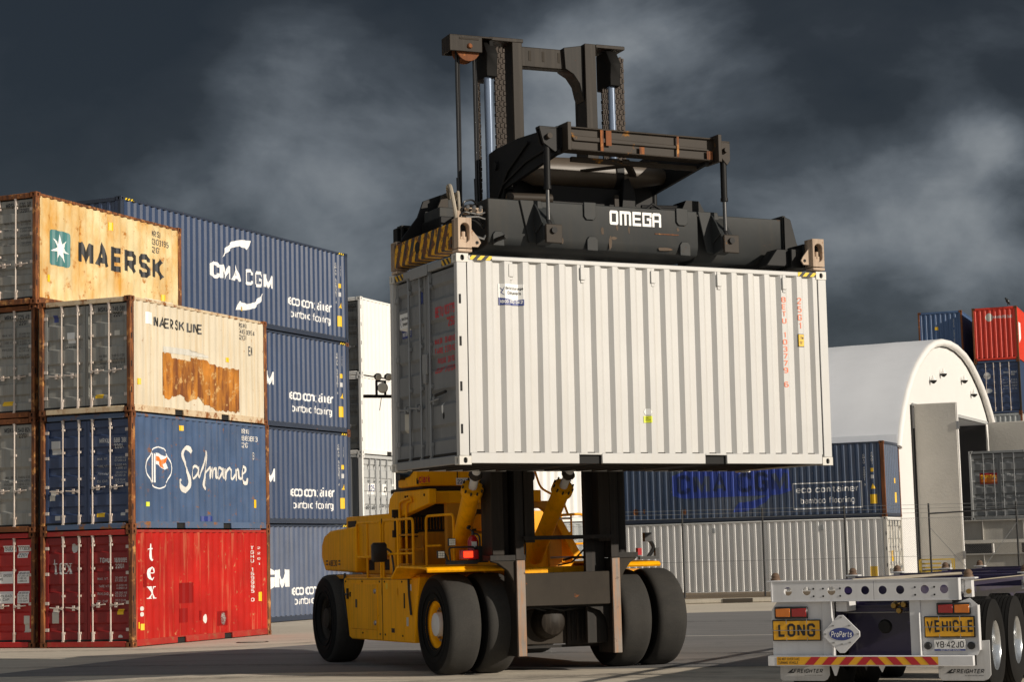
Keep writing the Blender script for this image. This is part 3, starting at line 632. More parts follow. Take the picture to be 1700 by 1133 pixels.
sf.side('lettering', 'ink_worn_white', text_bm('MRKU\n688 386 3\n22G1', .012, line=.95), (4.74, 1.98, 5.52, 2.44)); sf.side('lettering', 'ink_worn_white', text_bm('EN', .02), (5.26, 1.70, 5.40, 1.88))
sf.side('sticker', 'sticker_yellow', rect(), (5.30, .52, 5.46, .72)); sf.side('sticker', 'sticker_yellow', rect(), (1.98, 2.26, 2.14, 2.38)); sf.side('sticker', 'sticker_lime', rect(), (.62, .50, .72, .60)); sf.side('patch', 'ink_royal', rect(), (2.9, .18, 3.4, .30))

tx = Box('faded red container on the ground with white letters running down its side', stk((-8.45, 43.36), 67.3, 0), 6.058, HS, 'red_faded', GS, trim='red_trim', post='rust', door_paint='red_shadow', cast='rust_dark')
def tex_glyphs(vertical):
    q = bmesh.new()
    def off(i): return (0, -1.12 * i) if vertical else (.62 * i, 0)
    ox, oy = off(0); A = lambda p: [(x + ox, y + oy) for x, y in p]
    ribbon(q, A([(.18, 1.0), (.18, .3), (.22, .08), (.34, .02), (.46, .08)]), [.06, .15, .14, .10, .05], 0, smooth=4); poly(q, A([(0, .66), (.42, .66), (.42, .74), (.14, .74)]), .001)
    if not vertical: ox, oy = .50, 0
    else: ox, oy = off(1)
    ribbon(q, A([(.08, .40), (.50, .40), (.48, .62), (.30, .72), (.12, .60), (.06, .36), (.14, .10), (.34, .0), (.52, .14)]), [.05, .06, .13, .08, .15, .16, .14, .10, .04], 0, smooth=5)
    if not vertical: ox, oy = 1.08, 0
    else: ox, oy = off(2)
    ribbon(q, A([(.10, .70), (.50, .02)]), .17, 0); ribbon(q, A([(.08, .02), (.50, .70)]), .07, .001)
    for x, y in ((-.04, .67), (.34, .67), (-.06, 0), (.36, 0)): poly(q, A([(x, y), (x + .28, y), (x + .28, y + .05), (x, y + .05)]), .002)
    return q
tx.side('lettering', 'ink_white', tex_glyphs(True), (.62, 1.03, .98, 2.26))
tx.end('lettering', 'ink_offwhite', tex_glyphs(False), (.29, 1.62, .82, 1.96)); tx.ids('TGHU', '169995 0', '22G1', 'ink_offwhite', z=1.86)
for t, bx in (('TGHU\u0020169995 0', (5.16, .84, 5.26, 2.18)), ('2 2 G 1', (5.48, 1.72, 5.56, 2.16))):
    tx.side('lettering', 'ink_worn_white', text_bm('\n'.join(t), .02, line=.85), bx)
for bx, m_ in (((1.9, .90, 2.5, 1.36), 'patch_red'), ((1.9, .46, 2.3, .78), 'patch_red'), ((3.55, .32, 4.05, .66), 'patch_red'), ((.45, 1.3, .62, 1.6), 'patch_red'), ((2.75, .48, 2.9, .70), 'patch_red')): tx.side('patch', m_, rect(), bx)
q = bmesh.new(); disc(7, 0, 0, 1, 1.3, 0, q); tx.side('patch', 'ink_worn_white', q, (2.95, .40, 3.08, .62)); q = bmesh.new(); disc(6, 0, 0, 1, 1.6, 0, q); tx.side('patch', 'ink_worn_white', q, (3.75, .34, 3.92, .62))
q = disc(10, .5, .8, .5, .22); disc(10, .5, .25, .5, .22, 0, q); tx.side('sticker', 'ink_worn_white', q, (.36, .66, .46, .88))
tx.side('sticker', 'sticker_yellow', rect(), (5.50, .84, 5.62, 1.06)); tx.side('sticker', 'sticker_yellow', rect(), (.25, .40, .34, .54)); tx.side('sticker', 'sticker_yellow', rect(), (.38, .36, .48, .50))
tx.end('sticker', 'sticker_yellow', rect(), (2.0, .72, 2.16, .84)); tx.end('sticker', 'patch_grey', rect(), (.28, .54, .46, .88)); tx.end('sticker', 'ink_offwhite', disc(14), (.78, 2.1, .94, 2.30)); tx.end('sticker', 'ink_offwhite', disc(12), (2.02, .19, 2.14, .28))

# blue 40 ft stack behind: four high
GB = 'navy 40 ft containers stacked behind the left stacks'
NCM = ['dusty navy container on the ground, bottom of the tall navy stack', 'navy container second from the ground in the tall navy stack', 'navy container third from the ground, directly under the topmost navy one', 'navy container on top of its stack, whole white lettering between two white arcs']
def crescent(q, pts_out, pts_in): poly(q, pts_out + pts_in[::-1])
for i in range(4):
    c = Box(NCM[i], stk((-10.303, 51.53), 65.4, i * HC), 12.192, HC, 'navy' if i else 'navy_dusty', GB, trim='navy_trim', post='navy_trim', doors=None, deep=True, cast='rust_dark' if i < 3 else 'navy_trim')
    K0 = 1.26 if i == 0 else 1.0
    z = (lambda v: v - 8.688)
    q = text_bm('CMA CGM', .035, .7); c.side('lettering', 'ink_white', q, (4.31 if i else 3.9, z(9.90), 7.69 if i else 8.36, z(10.42) + (.12 if i == 0 else 0)) if i else (3.7, .97, 8.36, 1.66))
    if i == 3 or i == 2:
        q = bmesh.new(); poly(q, [(0, 0), (.12, .42), (.35, .78), (.66, .95), (1.0, 1.0), (.95, .80), (.90, .58), (.62, .66), (.36, .52), (.16, .22)]); c.side('emblem_arc', 'ink_white', q, (4.91, z(10.55), 6.43, z(11.23)))
        q = bmesh.new(); poly(q, [(1, 1), (.88, .58), (.65, .22), (.34, .05), (0, 0), (.05, .20), (.10, .42), (.38, .34), (.64, .48), (.84, .78)]); c.side('emblem_arc', 'ink_white', q, (5.64, z(9.10), 7.14, z(9.75)))
    dz = -.04 if i == 1 else 0; e = .04 if i == 0 else 0
    c.side('lettering', 'ink_white', text_bm('eco container', .02), (8.545, z(9.56) + dz - .11 * (i == 0), 11.14, z(9.86) + dz - .11 * (i == 0)))
    c.side('lettering', 'ink_white', text_bm('bamboo flooring', .004), (8.71, z(9.14) + dz - .03 * (i == 0), 11.09, z(9.44) + dz - .03 * (i == 0)))
    c.side('sticker', 'sticker_yellow', rect(), (11.58, z(9.18), 11.86, z(9.52))); q = bmesh.new(); poly(q, [(0, 0), (1, 0), (.5, 1)]); c.side('sticker', 'sticker_yellow', q, (11.63, z(9.78), 11.88, z(9.96)))
    c.side('sticker', 'sticker_yellow', rect(), (11.64, z(10.42), 11.78, z(10.56))); c.side('sticker', 'ink_offwhite', rect(), (11.64, z(10.14), 11.77, z(10.28)))
    c.side('lettering', 'ink_offwhite', text_bm('\n'.join('CMAU 549361 4'), .02, line=.85), (11.38, z(9.9), 11.48, z(11.2))); c.side('lettering', 'ink_offwhite', text_bm('\n'.join('45G1'), .02, line=.85), (11.72, z(10.7), 11.79, z(11.17)))
    c.rail('hazard_tape', 'hazard', (11.62, HC - .08, 11.95, HC - .022)); c.rail('hazard_tape', 'hazard', (.2, HC - .08, .6, HC - .022))
    if i == 3: c.side('sticker', 'sticker_yellow', rect(), (5.84, z(9.10), 6.0, z(9.22)))
# ---------------------------------------------------------------- the carried white container
P_('end_frame', (.26, .265, .27), .5, fade=.06, streak=.15)  # door-end greys: the shade of that side is put into the paint
P_('end_shaded', (.20, .205, .21), .45, fade=.06, streak=.15, scol=(.42, .43, .44))
MW = frame((-.7488, 26.5774, 3.0358), 25.6456, .0033, .005)
wc = Box('white container hanging in the air under the lifting frame', MW, 6.058, HC, 'white', None, trim='white', post='white', doors='x0', door_paint='end_shaded', rods=(.64, 1.06, 1.40), rod_mat='rod_clean', bands=5, cast='white_rusted', under=True, hinge='end_frame', end_trim='end_frame', deep=True)
E0 = wc.E['x0']
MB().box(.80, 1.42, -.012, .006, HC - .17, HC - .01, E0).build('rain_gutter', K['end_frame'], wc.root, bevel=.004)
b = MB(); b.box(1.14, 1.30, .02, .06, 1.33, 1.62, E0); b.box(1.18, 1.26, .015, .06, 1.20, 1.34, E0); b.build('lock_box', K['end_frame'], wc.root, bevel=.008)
MB().tube([E0 @ Vector(p) for p in ((1.62, .015, 1.0), (1.98, .012, 1.03))], .022, 8).build('handle_grip', K['gasket'], wc.root)
q = disc(9, 0, 0, 1, 1); wc.end('dent', 'dark', q, (1.74, .66, 1.80, .76)); q = disc(7, 0, 0, 1, 1.4); wc.end('scrape', 'sticker_white', q, (1.70, .74, 1.76, .90))
for x0_, x1_ in ((.21, .54), (5.56, 5.92)): wc.rail('hazard_tape', 'hazard', (x0_, HC - .083, x1_, HC - .022))
for u0, u1 in ((.20, .52), (1.92, 2.24)): decal('hazard_tape', K['hazard_end'], wc.root, rect(), (u0, HC - .118, u1, HC - .03), lambda u, v, w: E0 @ Vector((u, .003, v)))
wc.rail('hazard_tape', 'hazard', (.19, .30, .19, .30)) if 0 else None
for x in (.83, 1.94, 3.08, 4.18, 5.31):
    d = interp(wc.xs, wc.ds, x)
    b = MB(); b.box(x - .038, x + .038, d - .028, d, 2.60, 2.78); b.box(x - .03, x + .03, d - .012, d, 2.555, 2.82); b.build('air_vent', K['white'], wc.root, bevel=.006)
# sticker on the long side and on the door
def beta(fnside, u0, v0, u1, v1, e=False):
    f = wc.end if e else wc.side; w, h = u1 - u0, v1 - v0
    f('sticker', 'sticker_white', rect(), (u0, v0, u1, v1), off=.003)
    q = bmesh.new(); poly(q, [(0, 0), (1, 0), (1, .8), (.55, .66), (0, 1)]); f('sticker_band', 'ink_blue', q, (u0, v0, u1, v0 + .36 * h), off=.005)
    f('lettering', 'ink_black', text_bm('Beta Storage', .025), (u0 + .24 * w, v0 + .70 * h, u0 + .97 * w, v0 + .86 * h), off=.006)
    f('lettering', 'ink_black', text_bm('Containers', .025), (u0 + .32 * w, v0 + .50 * h, u0 + .90 * w, v0 + .65 * h), off=.006)
    f('lettering', 'ink_white', text_bm('1800 800 042', .03), (u0 + .05 * w, v0 + .09 * h, u0 + .95 * w, v0 + .25 * h), off=.008)
    q = bmesh.new(); ribbon(q, [(0, .9), (.5, .6), (.3, .3), (.9, .0)], [.06, .1, .1, .06], smooth=4); ribbon(q, [(.1, .3), (.5, .5), (.9, 1.0)], [.05, .1, .05], .001, smooth=4); f('emblem', 'ink_blue', q, (u0 + .05 * w, v0 + .46 * h, u0 + .20 * w, v0 + .86 * h), off=.006)
beta(None, .651, 2.205, 1.021, 2.503); beta(None, .22, 1.94, .57, 2.30, True)
wc.side('lettering', 'ink_salmon', text_bm('\n'.join('BETU 103779 6'), .012, line=.92), (5.257, 1.15, 5.335, 2.49))
wc.side('lettering', 'ink_salmon', text_bm('\n'.join('25G1'), .012, line=.92), (5.535, 2.03, 5.605, 2.49))
wc.side('sticker_border', 'ink_black', rect(), (5.525, 1.755, 5.64, 1.945)); wc.side('sticker', 'sticker_yellow', rect(), (5.533, 1.765, 5.632, 1.935), off=.005)
wc.side('lettering', 'ink_black', text_bm("2.9m\n9'6\"", .01), (5.55, 1.79, 5.615, 1.915), off=.007)
wc.side('sticker', 'sticker_white', disc(6), (2.90, .71, 3.01, .80)); wc.side('sticker', 'sticker_lime', rect(), (2.895, .60, 3.01, .695)); wc.side('lettering', 'ink_black', text_bm('CSC\n20.21'), (2.92, .63, 2.98, .68), off=.005)
dd = WD
wc.end('lettering', 'ink_red', text_bm('BETU', .03), (1.53, 2.10, 1.81, 2.25)); wc.end('lettering', 'ink_red', text_bm('103779', .03), (1.85, 2.11, 2.20, 2.26)); wc.end('lettering', 'ink_red', text_bm('25G1', .03), (1.88, 1.95, 2.14, 2.08))
for i, (a, c_) in enumerate((('MAX.GR.', '30.480 KG'), ('TARE', '2.370 KG'), ('PAYLOAD', '28.110 KG'), ('CU.CAP.', '37.2 CU.M'))):
    z = 1.72 - .135 * i; wc.end('lettering', 'ink_red', text_bm(a, .03), (1.50, z, 1.78, z + .09)); wc.end('lettering', 'ink_red', text_bm(c_, .03), (1.85, z, 2.20, z + .09))
wc.end('sticker', 'ink_royal', rect(), (.92, 2.36, 1.0, 2.56)); wc.end('sticker', 'patch_grey', rect(), (.36, .55, .52, .84))

# ---------------------------------------------------------------- spreader (same frame as the container; z above the container floor)
P_('spreader_grey', (.025, .0275, .0285), .55, spec=.22, fade=.2, streak=.5, scol=(.045, .040, .032), sscale=(3, 3, .5), rust=.30, rcol=(.085, .050, .03), rs=2.4, coat=.0)
P_('spreader_dark', (.0075, .0075, .008), .55, spec=.22, fade=.2, rust=.14, rcol=(.10, .05, .025))
P_('gantry_brown', (.034, .026, .019), .6, spec=.25, fade=.3, streak=.4, sscale=(1, 7, 7), scol=(.022, .018, .014), rust=.34, rcol=(.34, .15, .02), rs=3.5)
P_('drum', (.075, .058, .042), .45, fade=.25, streak=.5, sscale=(.6, 6, 6), scol=(.07, .05, .035), rust=.2, rcol=(.2, .09, .03))
P_('scrape_brown', (.085, .058, .038), .8, fade=.4, rust=.3, rcol=(.16, .07, .03), rs=14)
P_('rod_dark', (.10, .10, .10), .35, metal=.5, fade=.2)
P_('head_rust', (.50, .38, .28), .75, fade=.35, streak=.4, scol=(.12, .05, .02), rust=.36, rcol=(.20, .075, .02), rs=9, bump=.2)
P_('black_hose', (.010, .010, .011), .45, fade=.1, bump=0)
P_('hose_grey', (.32, .28, .22), .6, fade=.2, bump=.1)
P_('chrome', (.60, .62, .64), .22, metal=.85, fade=.05, bump=0)
P_('steel', (.35, .35, .35), .35, metal=.8, fade=.15)
sp = thing('container_spreader', 'dark grey lifting frame with white block lettering, clamped on the white container', 'lifting frame', MW)
G_, D_ = K['spreader_grey'], K['spreader_dark']
ZT, ZB = 3.80, 3.10
prof = [(.56, 3.26), (.60, 3.14), (.78, 3.10), (1.70, 3.10), (1.86, 3.2), (1.88, ZT), (.56, ZT)]
MB().prism(prof, 'x', .75, 4.19).build('main_beam', G_, sp, bevel=.012)
MB().prism([(.66, 3.18), (.74, 3.06), (1.20, 3.04), (1.20, 3.78), (.66, 3.78)], 'x', 4.195, 5.74).build('sliding_beam', G_, sp, bevel=.01)
MB().prism([(1.24, 3.04), (1.70, 3.06), (1.80, 3.16), (1.80, 3.76), (1.24, 3.76)], 'x', .30, .748).build('sliding_beam', G_, sp, bevel=.01)
for x, z in ((.90, 3.16), (2.40, 3.16), (3.95, 3.16), (2.37, 3.70), (3.91, 3.70)):     # wear-pad covers on the beam's face
    w = .10 if x < 4 else .10
    up = z > 3.5
    pts = [(x - w, 3.83), (x - w, 3.62), (x - w + .04, 3.57), (x + w - .04, 3.57), (x + w, 3.62), (x + w, 3.83)] if up else [(x - .09, 3.12), (x - .09, 3.28), (x - .05, 3.33), (x + .05, 3.33), (x + .09, 3.28), (x + .09, 3.12)]
    MB().prism(pts, 'y', .535, .57).build('pad_cover', G_, sp, bevel=.008)
# end beams with twistlock heads
for sx, xa, xb in ((0, .0, .26), (1, 5.80, 6.06)):
    b = MB(); b.box(xa, xb, .20, 2.24, 2.985, 3.34)
    eb = b.build('end_beam', K['hazard_worn'] if sx == 0 else D_, sp, bevel=.012)
    MB().cyl((xa - .004, 1.36, 3.17), (xa + .05, 1.36, 3.17), .085, seg=18).build('beam_hole', K['dark'], eb)
    for y, sg in ((.0, 1), (WD, -1)):
        b = MB(); x0_ = xa + .03; w = .20
        if sg == 1: b.holed((x0_, -.012, 2.97), (1, 0, 0), (0, 0, 1), w, .42, .135, .275, .12)
        else: b.box(x0_, x0_ + w, WD + .0, WD + .012, 2.97, 3.39)
        ya, yb = (.0, .21) if sg == 1 else (WD - .21, WD)
        b.box(x0_, x0_ + w, ya + .125 * (sg == 1), yb, 2.97, 3.385); b.box(x0_, x0_ + .02, ya - .01, yb, 2.97, 3.385); b.box(x0_ + w - .02, x0_ + w, ya - .01, yb, 2.97, 3.385)
        b.box(x0_, x0_ + w, ya - .01, yb, 3.375, 3.392)
        b.box(x0_ - .005, x0_ + w + .005, ya - .015, yb - .02, 2.915, 2.955); b.cyl((x0_ + w / 2, y + .1 * sg, 2.86), (x0_ + w / 2, y + .1 * sg, 2.98), .05, seg=10)
        hd = b.build('twistlock_head', K['head_rust'], sp, bevel=.006)
        if sg == 1:
            MB().box(x0_ + .03, x0_ + w - .03, .10, .122, 3.0, 3.34).build('head_cavity', K['dark'], hd)
            b = MB(); b.box(x0_ + .06, x0_ + .14, .03, .09, 3.05, 3.13).cyl((x0_ + .1, .05, 3.1), (x0_ + .1, .05, 3.2), .03, seg=8); b.build('twistlock_pin', K['head_rust'], hd)
            xs_ = x0_ + w if sx == 0 else x0_ - .0; d_ = .17 if sx == 0 else -.17
            b = MB(); b.prism([(xs_, 3.0), (xs_ + d_ * .75, 3.0), (xs_ + d_, 3.06), (xs_ + d_ * .8, 3.12), (xs_, 3.28)], 'y', .05, .075); b.build('guide_lug', K['head_rust'], hd)
            MB().cyl((xs_ + d_ * .65, .046, 3.06), (xs_ + d_ * .65, .08, 3.06), .024, seg=12).build('lug_hole', K['dark'], hd)
# left end: curved bracket plates joining the end beam to the sliding beam
b = MB(); b.prism([(-.02, 3.34), (.02, 3.42), (.25, 3.72), (.34, 3.96), (.62, 4.07), (.80, 4.07), (.80, 3.34)], 'y', 1.92, 1.96).build('end_bracket', D_, sp, bevel=.006)
b = MB(); b.box(.60, .80, 1.62, 1.92, 3.4, 4.06).build('end_bracket', G_, sp, bevel=.01)
b = MB(); b.prism([(.30, 3.42), (.42, 3.42), (.58, 3.62), (.58, 3.98), (.50, 4.0), (.38, 3.72), (.32, 3.60)], 'y', 1.56, 1.60).build('bracket_plate', K['gantry_brown'], sp)
b = MB(); b.box(.30, .62, 1.2, 1.9, 3.10, 3.62); b.build('sliding_block', D_, sp, bevel=.01)
b = MB(); b.box(.28, .70, .62, .70, 3.56, 3.66); b.box(.28, .36, .58, .70, 3.42, 3.60); b.build('hose_bracket', K['head_rust'], sp, bevel=.01)
MB().box(.05, .24, 2.25, 2.40, 3.0, 3.60).build('corner_post', D_, sp, bevel=.01)
b = MB(); b.box(.05, .24, 2.06, 2.24, 3.34, 3.37).box(.05, .24, 2.06, 2.24, 3.58, 3.61).box(.05, .08, 2.06, 2.10, 3.37, 3.58).build('lamp_frame', D_, sp)
# right end gussets
for y0_, y1_ in ((.60, .64), (1.78, 1.82)):
    b = MB(); b.prism([(5.745, 3.02), (6.02, 3.02), (6.02, 3.30), (5.96, 3.42), (5.86, 3.78), (5.745, 3.82)], 'y', y0_, y1_); b.build('end_bracket', D_, sp, bevel=.006)
MB().box(5.742, 5.80, .64, 1.78, 3.02, 3.84).build('end_plate', G_, sp, bevel=.008)
b = MB(); b.box(5.60, 5.81, .22, .60, 2.98, 3.26); b.prism([(5.81, 3.26), (5.40, 3.26), (5.2, 3.0), (5.81, 3.0)], 'y', .30, .58); b.build('end_bracket', D_, sp, bevel=.01)
MB().cyl((.86, .20, 3.2), (.86, .56, 3.2), .03).build('hose_clamp', D_, sp)
# cylinder hooks on the beam's face
for x in (1.60, 4.54):
    b = MB(); b.prism([(.552, 3.72), (.30, 3.42), (.28, 3.20), (.552, 3.16)], 'x', x - .11, x + .10); b.build('hook_bracket', G_, sp, bevel=.008)
    b = MB(); b.prism([(.556, 3.80), (.40, 3.62), (.28, 3.44), (.556, 3.3)], 'x', x - .14, x - .115); b.build('hook_gusset', G_, sp, bevel=.004)
    b = MB(); b.prism([(x - .36, 3.80), (x - .02, 3.80), (x + .10, 3.30), (x + .10, 3.18), (x - .22, 3.18)], 'y', .530, .556); b.build('hook_plate', G_, sp, bevel=.008)
    b = MB(); b.box(x - .10, x + .16, .235, .278, 3.15, 3.42); b.build('hook_block', K['gantry_brown'], sp, bevel=.01)
    MB().cyl((x + .02, .20, 3.33), (x + .02, .32, 3.33), .045, seg=12).build('hook_pin', K['spreader_dark'], sp)
    # levelling cylinder
    b = MB(); b.cyl((x, .36, 4.70), (x, .36, 3.98), .048, seg=14).cyl((x, .36, 3.99), (x, .36, 3.94), .056, seg=14); cy = b.build('levelling_cylinder', D_, sp)
    MB().cyl((x, .36, 3.95), (x + .005, .36, 3.42), .028, seg=12).build('piston_rod', K['rod_dark'], cy)
    MB().lathe((x - .0, .36, 3.30), (x - .0, .36, 3.50), [(.05, 0), (.075, .3), (.06, .7), (.03, 1)], 12).build('rod_eye', D_, cy)
MB().cyl((4.25, 1.95, 3.80), (4.25, 1.95, 4.9), .05).build('levelling_cylinder', D_, sp)
# gantry: front bar, end lugs, big side plates, round drum
gb = K['gantry_brown']
b = MB(); b.box(1.86, 4.36, .30, .33, 4.53, 4.86).box(1.86, 4.36, .26, .52, 4.84, 4.865).box(1.86, 4.36, .26, .52, 4.52, 4.54); b.prism([(1.95, 4.74), (4.2, 4.70), (4.3, 4.66), (2.0, 4.66)], 'y', .27, .30)
b.build('gantry_bar', gb, sp, bevel=.008)
for x, w, z0, z1 in ((2.42, .05, 4.535, 4.842), (2.51, .09, 4.62, 4.842), (3.06, .08, 4.535, 4.64), (3.69, .035, 4.535, 4.842), (4.20, .10, 4.535, 4.66)): MB().box(x, x + w, .2555, .262, z0, z1).build('rust_streak', K['rust' if x != 2.51 else 'rust_dark'], sp)
for x in (1.86, 4.36): MB().box(x - .03, x + .03, .14, .56, 4.49, 4.90).build('bar_plate', gb, sp, bevel=.006)
for x0_, x1_ in ((1.46, 1.83), (4.40, 4.63)):
    b = MB(); b.prism([(x0_, 4.82), (x1_, 4.84), (x1_, 4.55), ((x0_ + x1_) / 2 + .06, 4.48), (x0_ + .06, 4.60)], 'y', .30, .34); b.prism([(x0_, 4.82), (x1_, 4.84), (x1_, 4.55), ((x0_ + x1_) / 2 + .06, 4.48), (x0_ + .06, 4.60)], 'y', .40, .43); b.box(x0_, x1_, .30, .43, 4.81, 4.845)
    b.build('cylinder_lug', D_ if x0_ < 2 else gb, sp, bevel=.006)
    xc = 1.60 if x0_ < 2 else 4.54; MB().cyl((xc, .24, 4.70), (xc, .46, 4.70), .04, seg=12).build('lug_pin', gb, sp)
pl = [(.30, 4.86), (.30, 4.46), (2.10, 4.26), (2.18, 3.84), (2.62, 3.84), (2.62, 4.90), (2.40, 4.93), (1.6, 4.94)]
MB().prism(pl, 'x', 1.74, 1.80).build('gantry_side_plate', D_, sp, bevel=.008)
b = MB(); b.tube([(1.72, .45, 4.60), (1.72, 1.3, 4.52), (1.72, 2.1, 4.32)], .018, 6).tube([(1.72, 1.2, 4.80), (1.72, 1.9, 4.5), (1.72, 2.3, 4.12)], .022, 6); b.cyl((1.70, 2.34, 4.66), (1.84, 2.34, 4.66), .07, seg=14); b.parts('plate_rib', D_, sp)
pr = [(.34, 4.82), (.34, 4.48), (1.95, 4.30), (2.15, 4.08), (2.22, 3.82), (2.5, 3.82), (2.55, 4.5), (2.6, 4.88), (2.1, 4.93)]
MB().prism(pr, 'x', 4.22, 4.29).build('gantry_side_plate', D_, sp, bevel=.008)
b = MB(); b.lathe((1.78, 1.62, 4.46), (4.30, 1.62, 4.52), [(.13, 0), (.22, .10), (.225, .16), (.225, .60), (.24, .605), (.24, .65), (.215, .655), (.20, .78), (.10, 1)], 28); b.build('rotator_drum', K['drum'], sp)
MB().lathe((3.30, 1.62, 4.495), (3.42, 1.62, 4.50), [(.25, 0), (.25, 1)], 28).build('drum_collar', D_, sp)
b = MB(); b.box(2.1, 4.2, .55, .62, 4.42, 4.49); b.prism([(2.9, .5), (3.02, .5), (4.05, 2.0), (3.93, 2.0)], 'z', 4.44, 4.50); b.prism([(3.5, .5), (3.38, .5), (2.2, 2.0), (2.32, 2.0)], 'z', 4.46, 4.495); b.parts('gantry_brace', gb, sp, bevel=.005)
b = MB(); b.box(2.2, 3.4, 1.45, 1.56, 3.80, 4.24); b.box(1.85, 4.2, 1.9, 2.02, 3.80, 4.40); b.parts('drum_support', D_, sp, bevel=.008)
b = MB(); b.prism([(3.32, 3.80), (3.38, 4.36), (3.46, 4.40), (3.56, 4.2), (3.6, 3.80)], 'y', 1.32, 1.40); b.build('drum_support', D_, sp, bevel=.008)
MB().box(3.20, 3.27, 1.30, 1.33, 3.90, 4.12).build('number_tag', gb, sp)
MB().cyl((1.25, .95, 3.90), (1.95, .95, 3.92), .075, seg=14).build('side_shift_cylinder', gb, sp)
b = MB(); b.tube([(3.5, .75, 3.84), (4.2, .80, 3.86), (4.6, .9, 3.84)], .025, 6).tube([(3.4, .85, 3.88), (4.1, .9, 3.92), (4.5, 1.0, 3.86)], .025, 6).tube([(3.4, .7, 3.82), (3.5, .7, 3.90), (3.7, .75, 3.83)], .02, 6); b.parts('hydraulic_hose', K['black_hose'], sp)
b = MB(); b.prism([(4.02, 3.80), (4.12, 4.0), (4.34, 4.0), (4.46, 3.80)], 'y', .76, .80).prism([(4.02, 3.80), (4.12, 4.0), (4.34, 4.0), (4.46, 3.80)], 'y', 1.1, 1.14).box(4.12, 4.34, .8, 1.1, 3.97, 4.0); b.build('valve_guard', D_, sp)
# hoses at the left end
b = MB(); rn = random.Random(3)
for k in range(5):
    z = 3.34 + .07 * k
    b.tube([(.74, .70 + .03 * k, z + .05), (.55, .62, z + .16), (.36, .55, z + .10), (.20 + .05 * k, .60, z - .02)], .014, 6, .12)
b.parts('hydraulic_hose', K['black_hose'], sp)
b = MB(); b.tube([(.30, .62, 3.42), (.24, .60, 3.72), (.26, .75, 3.98), (.42, 1.2, 4.06), (.75, 1.9, 3.92)], .03, 8, .15); b.tube([(.34, .62, 3.42), (.32, .60, 3.76), (.40, .8, 3.92), (.6, 1.4, 3.86)], .022, 8, .1); b.parts('armoured_hose', K['hose_grey'], sp)
b = MB()
for k in range(3): b.cyl((.40 + .1 * k, .50, 3.60), (.44 + .1 * k, .56, 3.66), .028, seg=8)
b.tube([(.38, .56, 3.58), (.62, .58, 3.56), (.74, .62, 3.60)], .013, 6).tube([(.40, .54, 3.50), (.60, .56, 3.52), (.72, .6, 3.50)], .013, 6).tube([(.42, .5, 3.30), (.55, .5, 3.22), (.66, .52, 3.20), (.72, .6, 3.26)], .015, 6); b.parts('hose_fitting', K['steel'], sp)
# blocky maker's lettering
q = bmesh.new(); w = .2
def bl(x, pts, w=.2, c=False, z=0): ribbon(q, [(x + a, y) for a, y in pts], w, z, c)
bl(0, [(.14, .1), (.66, .1), (.7, .14), (.7, .86), (.66, .9), (.14, .9), (.1, .86), (.1, .14)], .2, True)
bl(.95, [(.1, 0), (.1, .9), (.90, .9), (.96, .86), (.96, 0)]); bl(.95, [(.53, .795), (.53, 0)], .2, False, .001)
bl(2.15, [(.8, .9), (.1, .9), (.1, .1), (.8, .1)]); bl(2.15, [(.205, .5), (.74, .5)], .16, False, .001)
bl(3.08, [(.8, .68), (.8, .9), (.1, .9), (.1, .1), (.75, .1), (.75, .52), (.42, .52)], .19)
bl(4.02, [(.1, 0), (.1, .86), (.16, .9), (.66, .9), (.74, .84), (.74, 0)]); bl(4.02, [(.205, .42), (.635, .42)], .16, False, .001)
decal('lettering', K['ink_white'], sp, q, (2.70, 3.525, 3.56, 3.735), flat((0, .56, 0), (1, 0, 0), (0, 0, 1), .004))
MB().box(3.45, 3.85, .553, .559, 3.42, 3.435).build('weld_scar', K['rust'], sp)
rn = random.Random(11)
for x, z, w, h in ((2.55, 3.36, .05, .12), (2.72, 3.30, .10, .05), (2.68, 3.14, .05, .22), (2.80, 3.44, .04, .09), (3.0, 3.40, .03, .12), (3.9, 3.56, .10, .07), (3.82, 3.48, .05, .06), (1.9, 3.2, .04, .1), (3.5, 3.18, .25, .05)):
    q = bmesh.new(); n = 9; poly(q, [(math.cos(2 * math.pi * k / n) * rn.uniform(.5, 1), math.sin(2 * math.pi * k / n) * rn.uniform(.5, 1)) for k in range(n)])
    decal('scrape', K['scrape_brown'], sp, q, (x, z, x + w, z + h), flat((0, .56, 0), (1, 0, 0), (0, 0, 1), .0025))
# ---------------------------------------------------------------- the yellow container handler (own frame: x right, y to its rear, z up; it faces -y)
MT = frame((.53, 31.2, 0), 23)
P_('yellow', (.96, .42, .001), .5, spec=.18, fade=.14, streak=.45, scol=(.42, .17, .004), rust=.22, rcol=(.13, .06, .02), rs=7)
P_('yellow_dull', (.62, .26, .003), .6, fade=.25, streak=.4, scol=(.18, .10, .03), rust=.12, rcol=(.08, .05, .03))
P_('mast_brown', (.020, .0150, .0108), .55, spec=.2, fade=.2, streak=.6, scol=(.055, .045, .035), sscale=(9, 9, .3), rust=.12, rcol=(.2, .08, .03))
P_('mast_dark', (.012, .010, .008), .6, spec=.3, fade=.3, streak=.4, scol=(.06, .04, .03), sscale=(9, 9, .3), rust=.1)
P_('mast_black', (.006, .0055, .005), .7, fade=.3, spec=.15)
P_('rod_sky_blue', (.20, .25, .34), .18, metal=.35, fade=.08, bump=0)  # blue-grey base imitates the chrome rod's bright sky reflection
P_('mast_worn', (.20, .17, .145), .45, metal=.3, fade=.3, streak=.7, scol=(.32, .15, .06), sscale=(14, 14, 1.2), srange=(.42, .62), rust=.42, rcol=(.09, .055, .035), rs=7)
P_('plate_grey', (.036, .029, .022), .7, spec=.2, fade=.25, streak=.4, sscale=(3, 3, 1), scol=(.02, .016, .013), rust=.2)
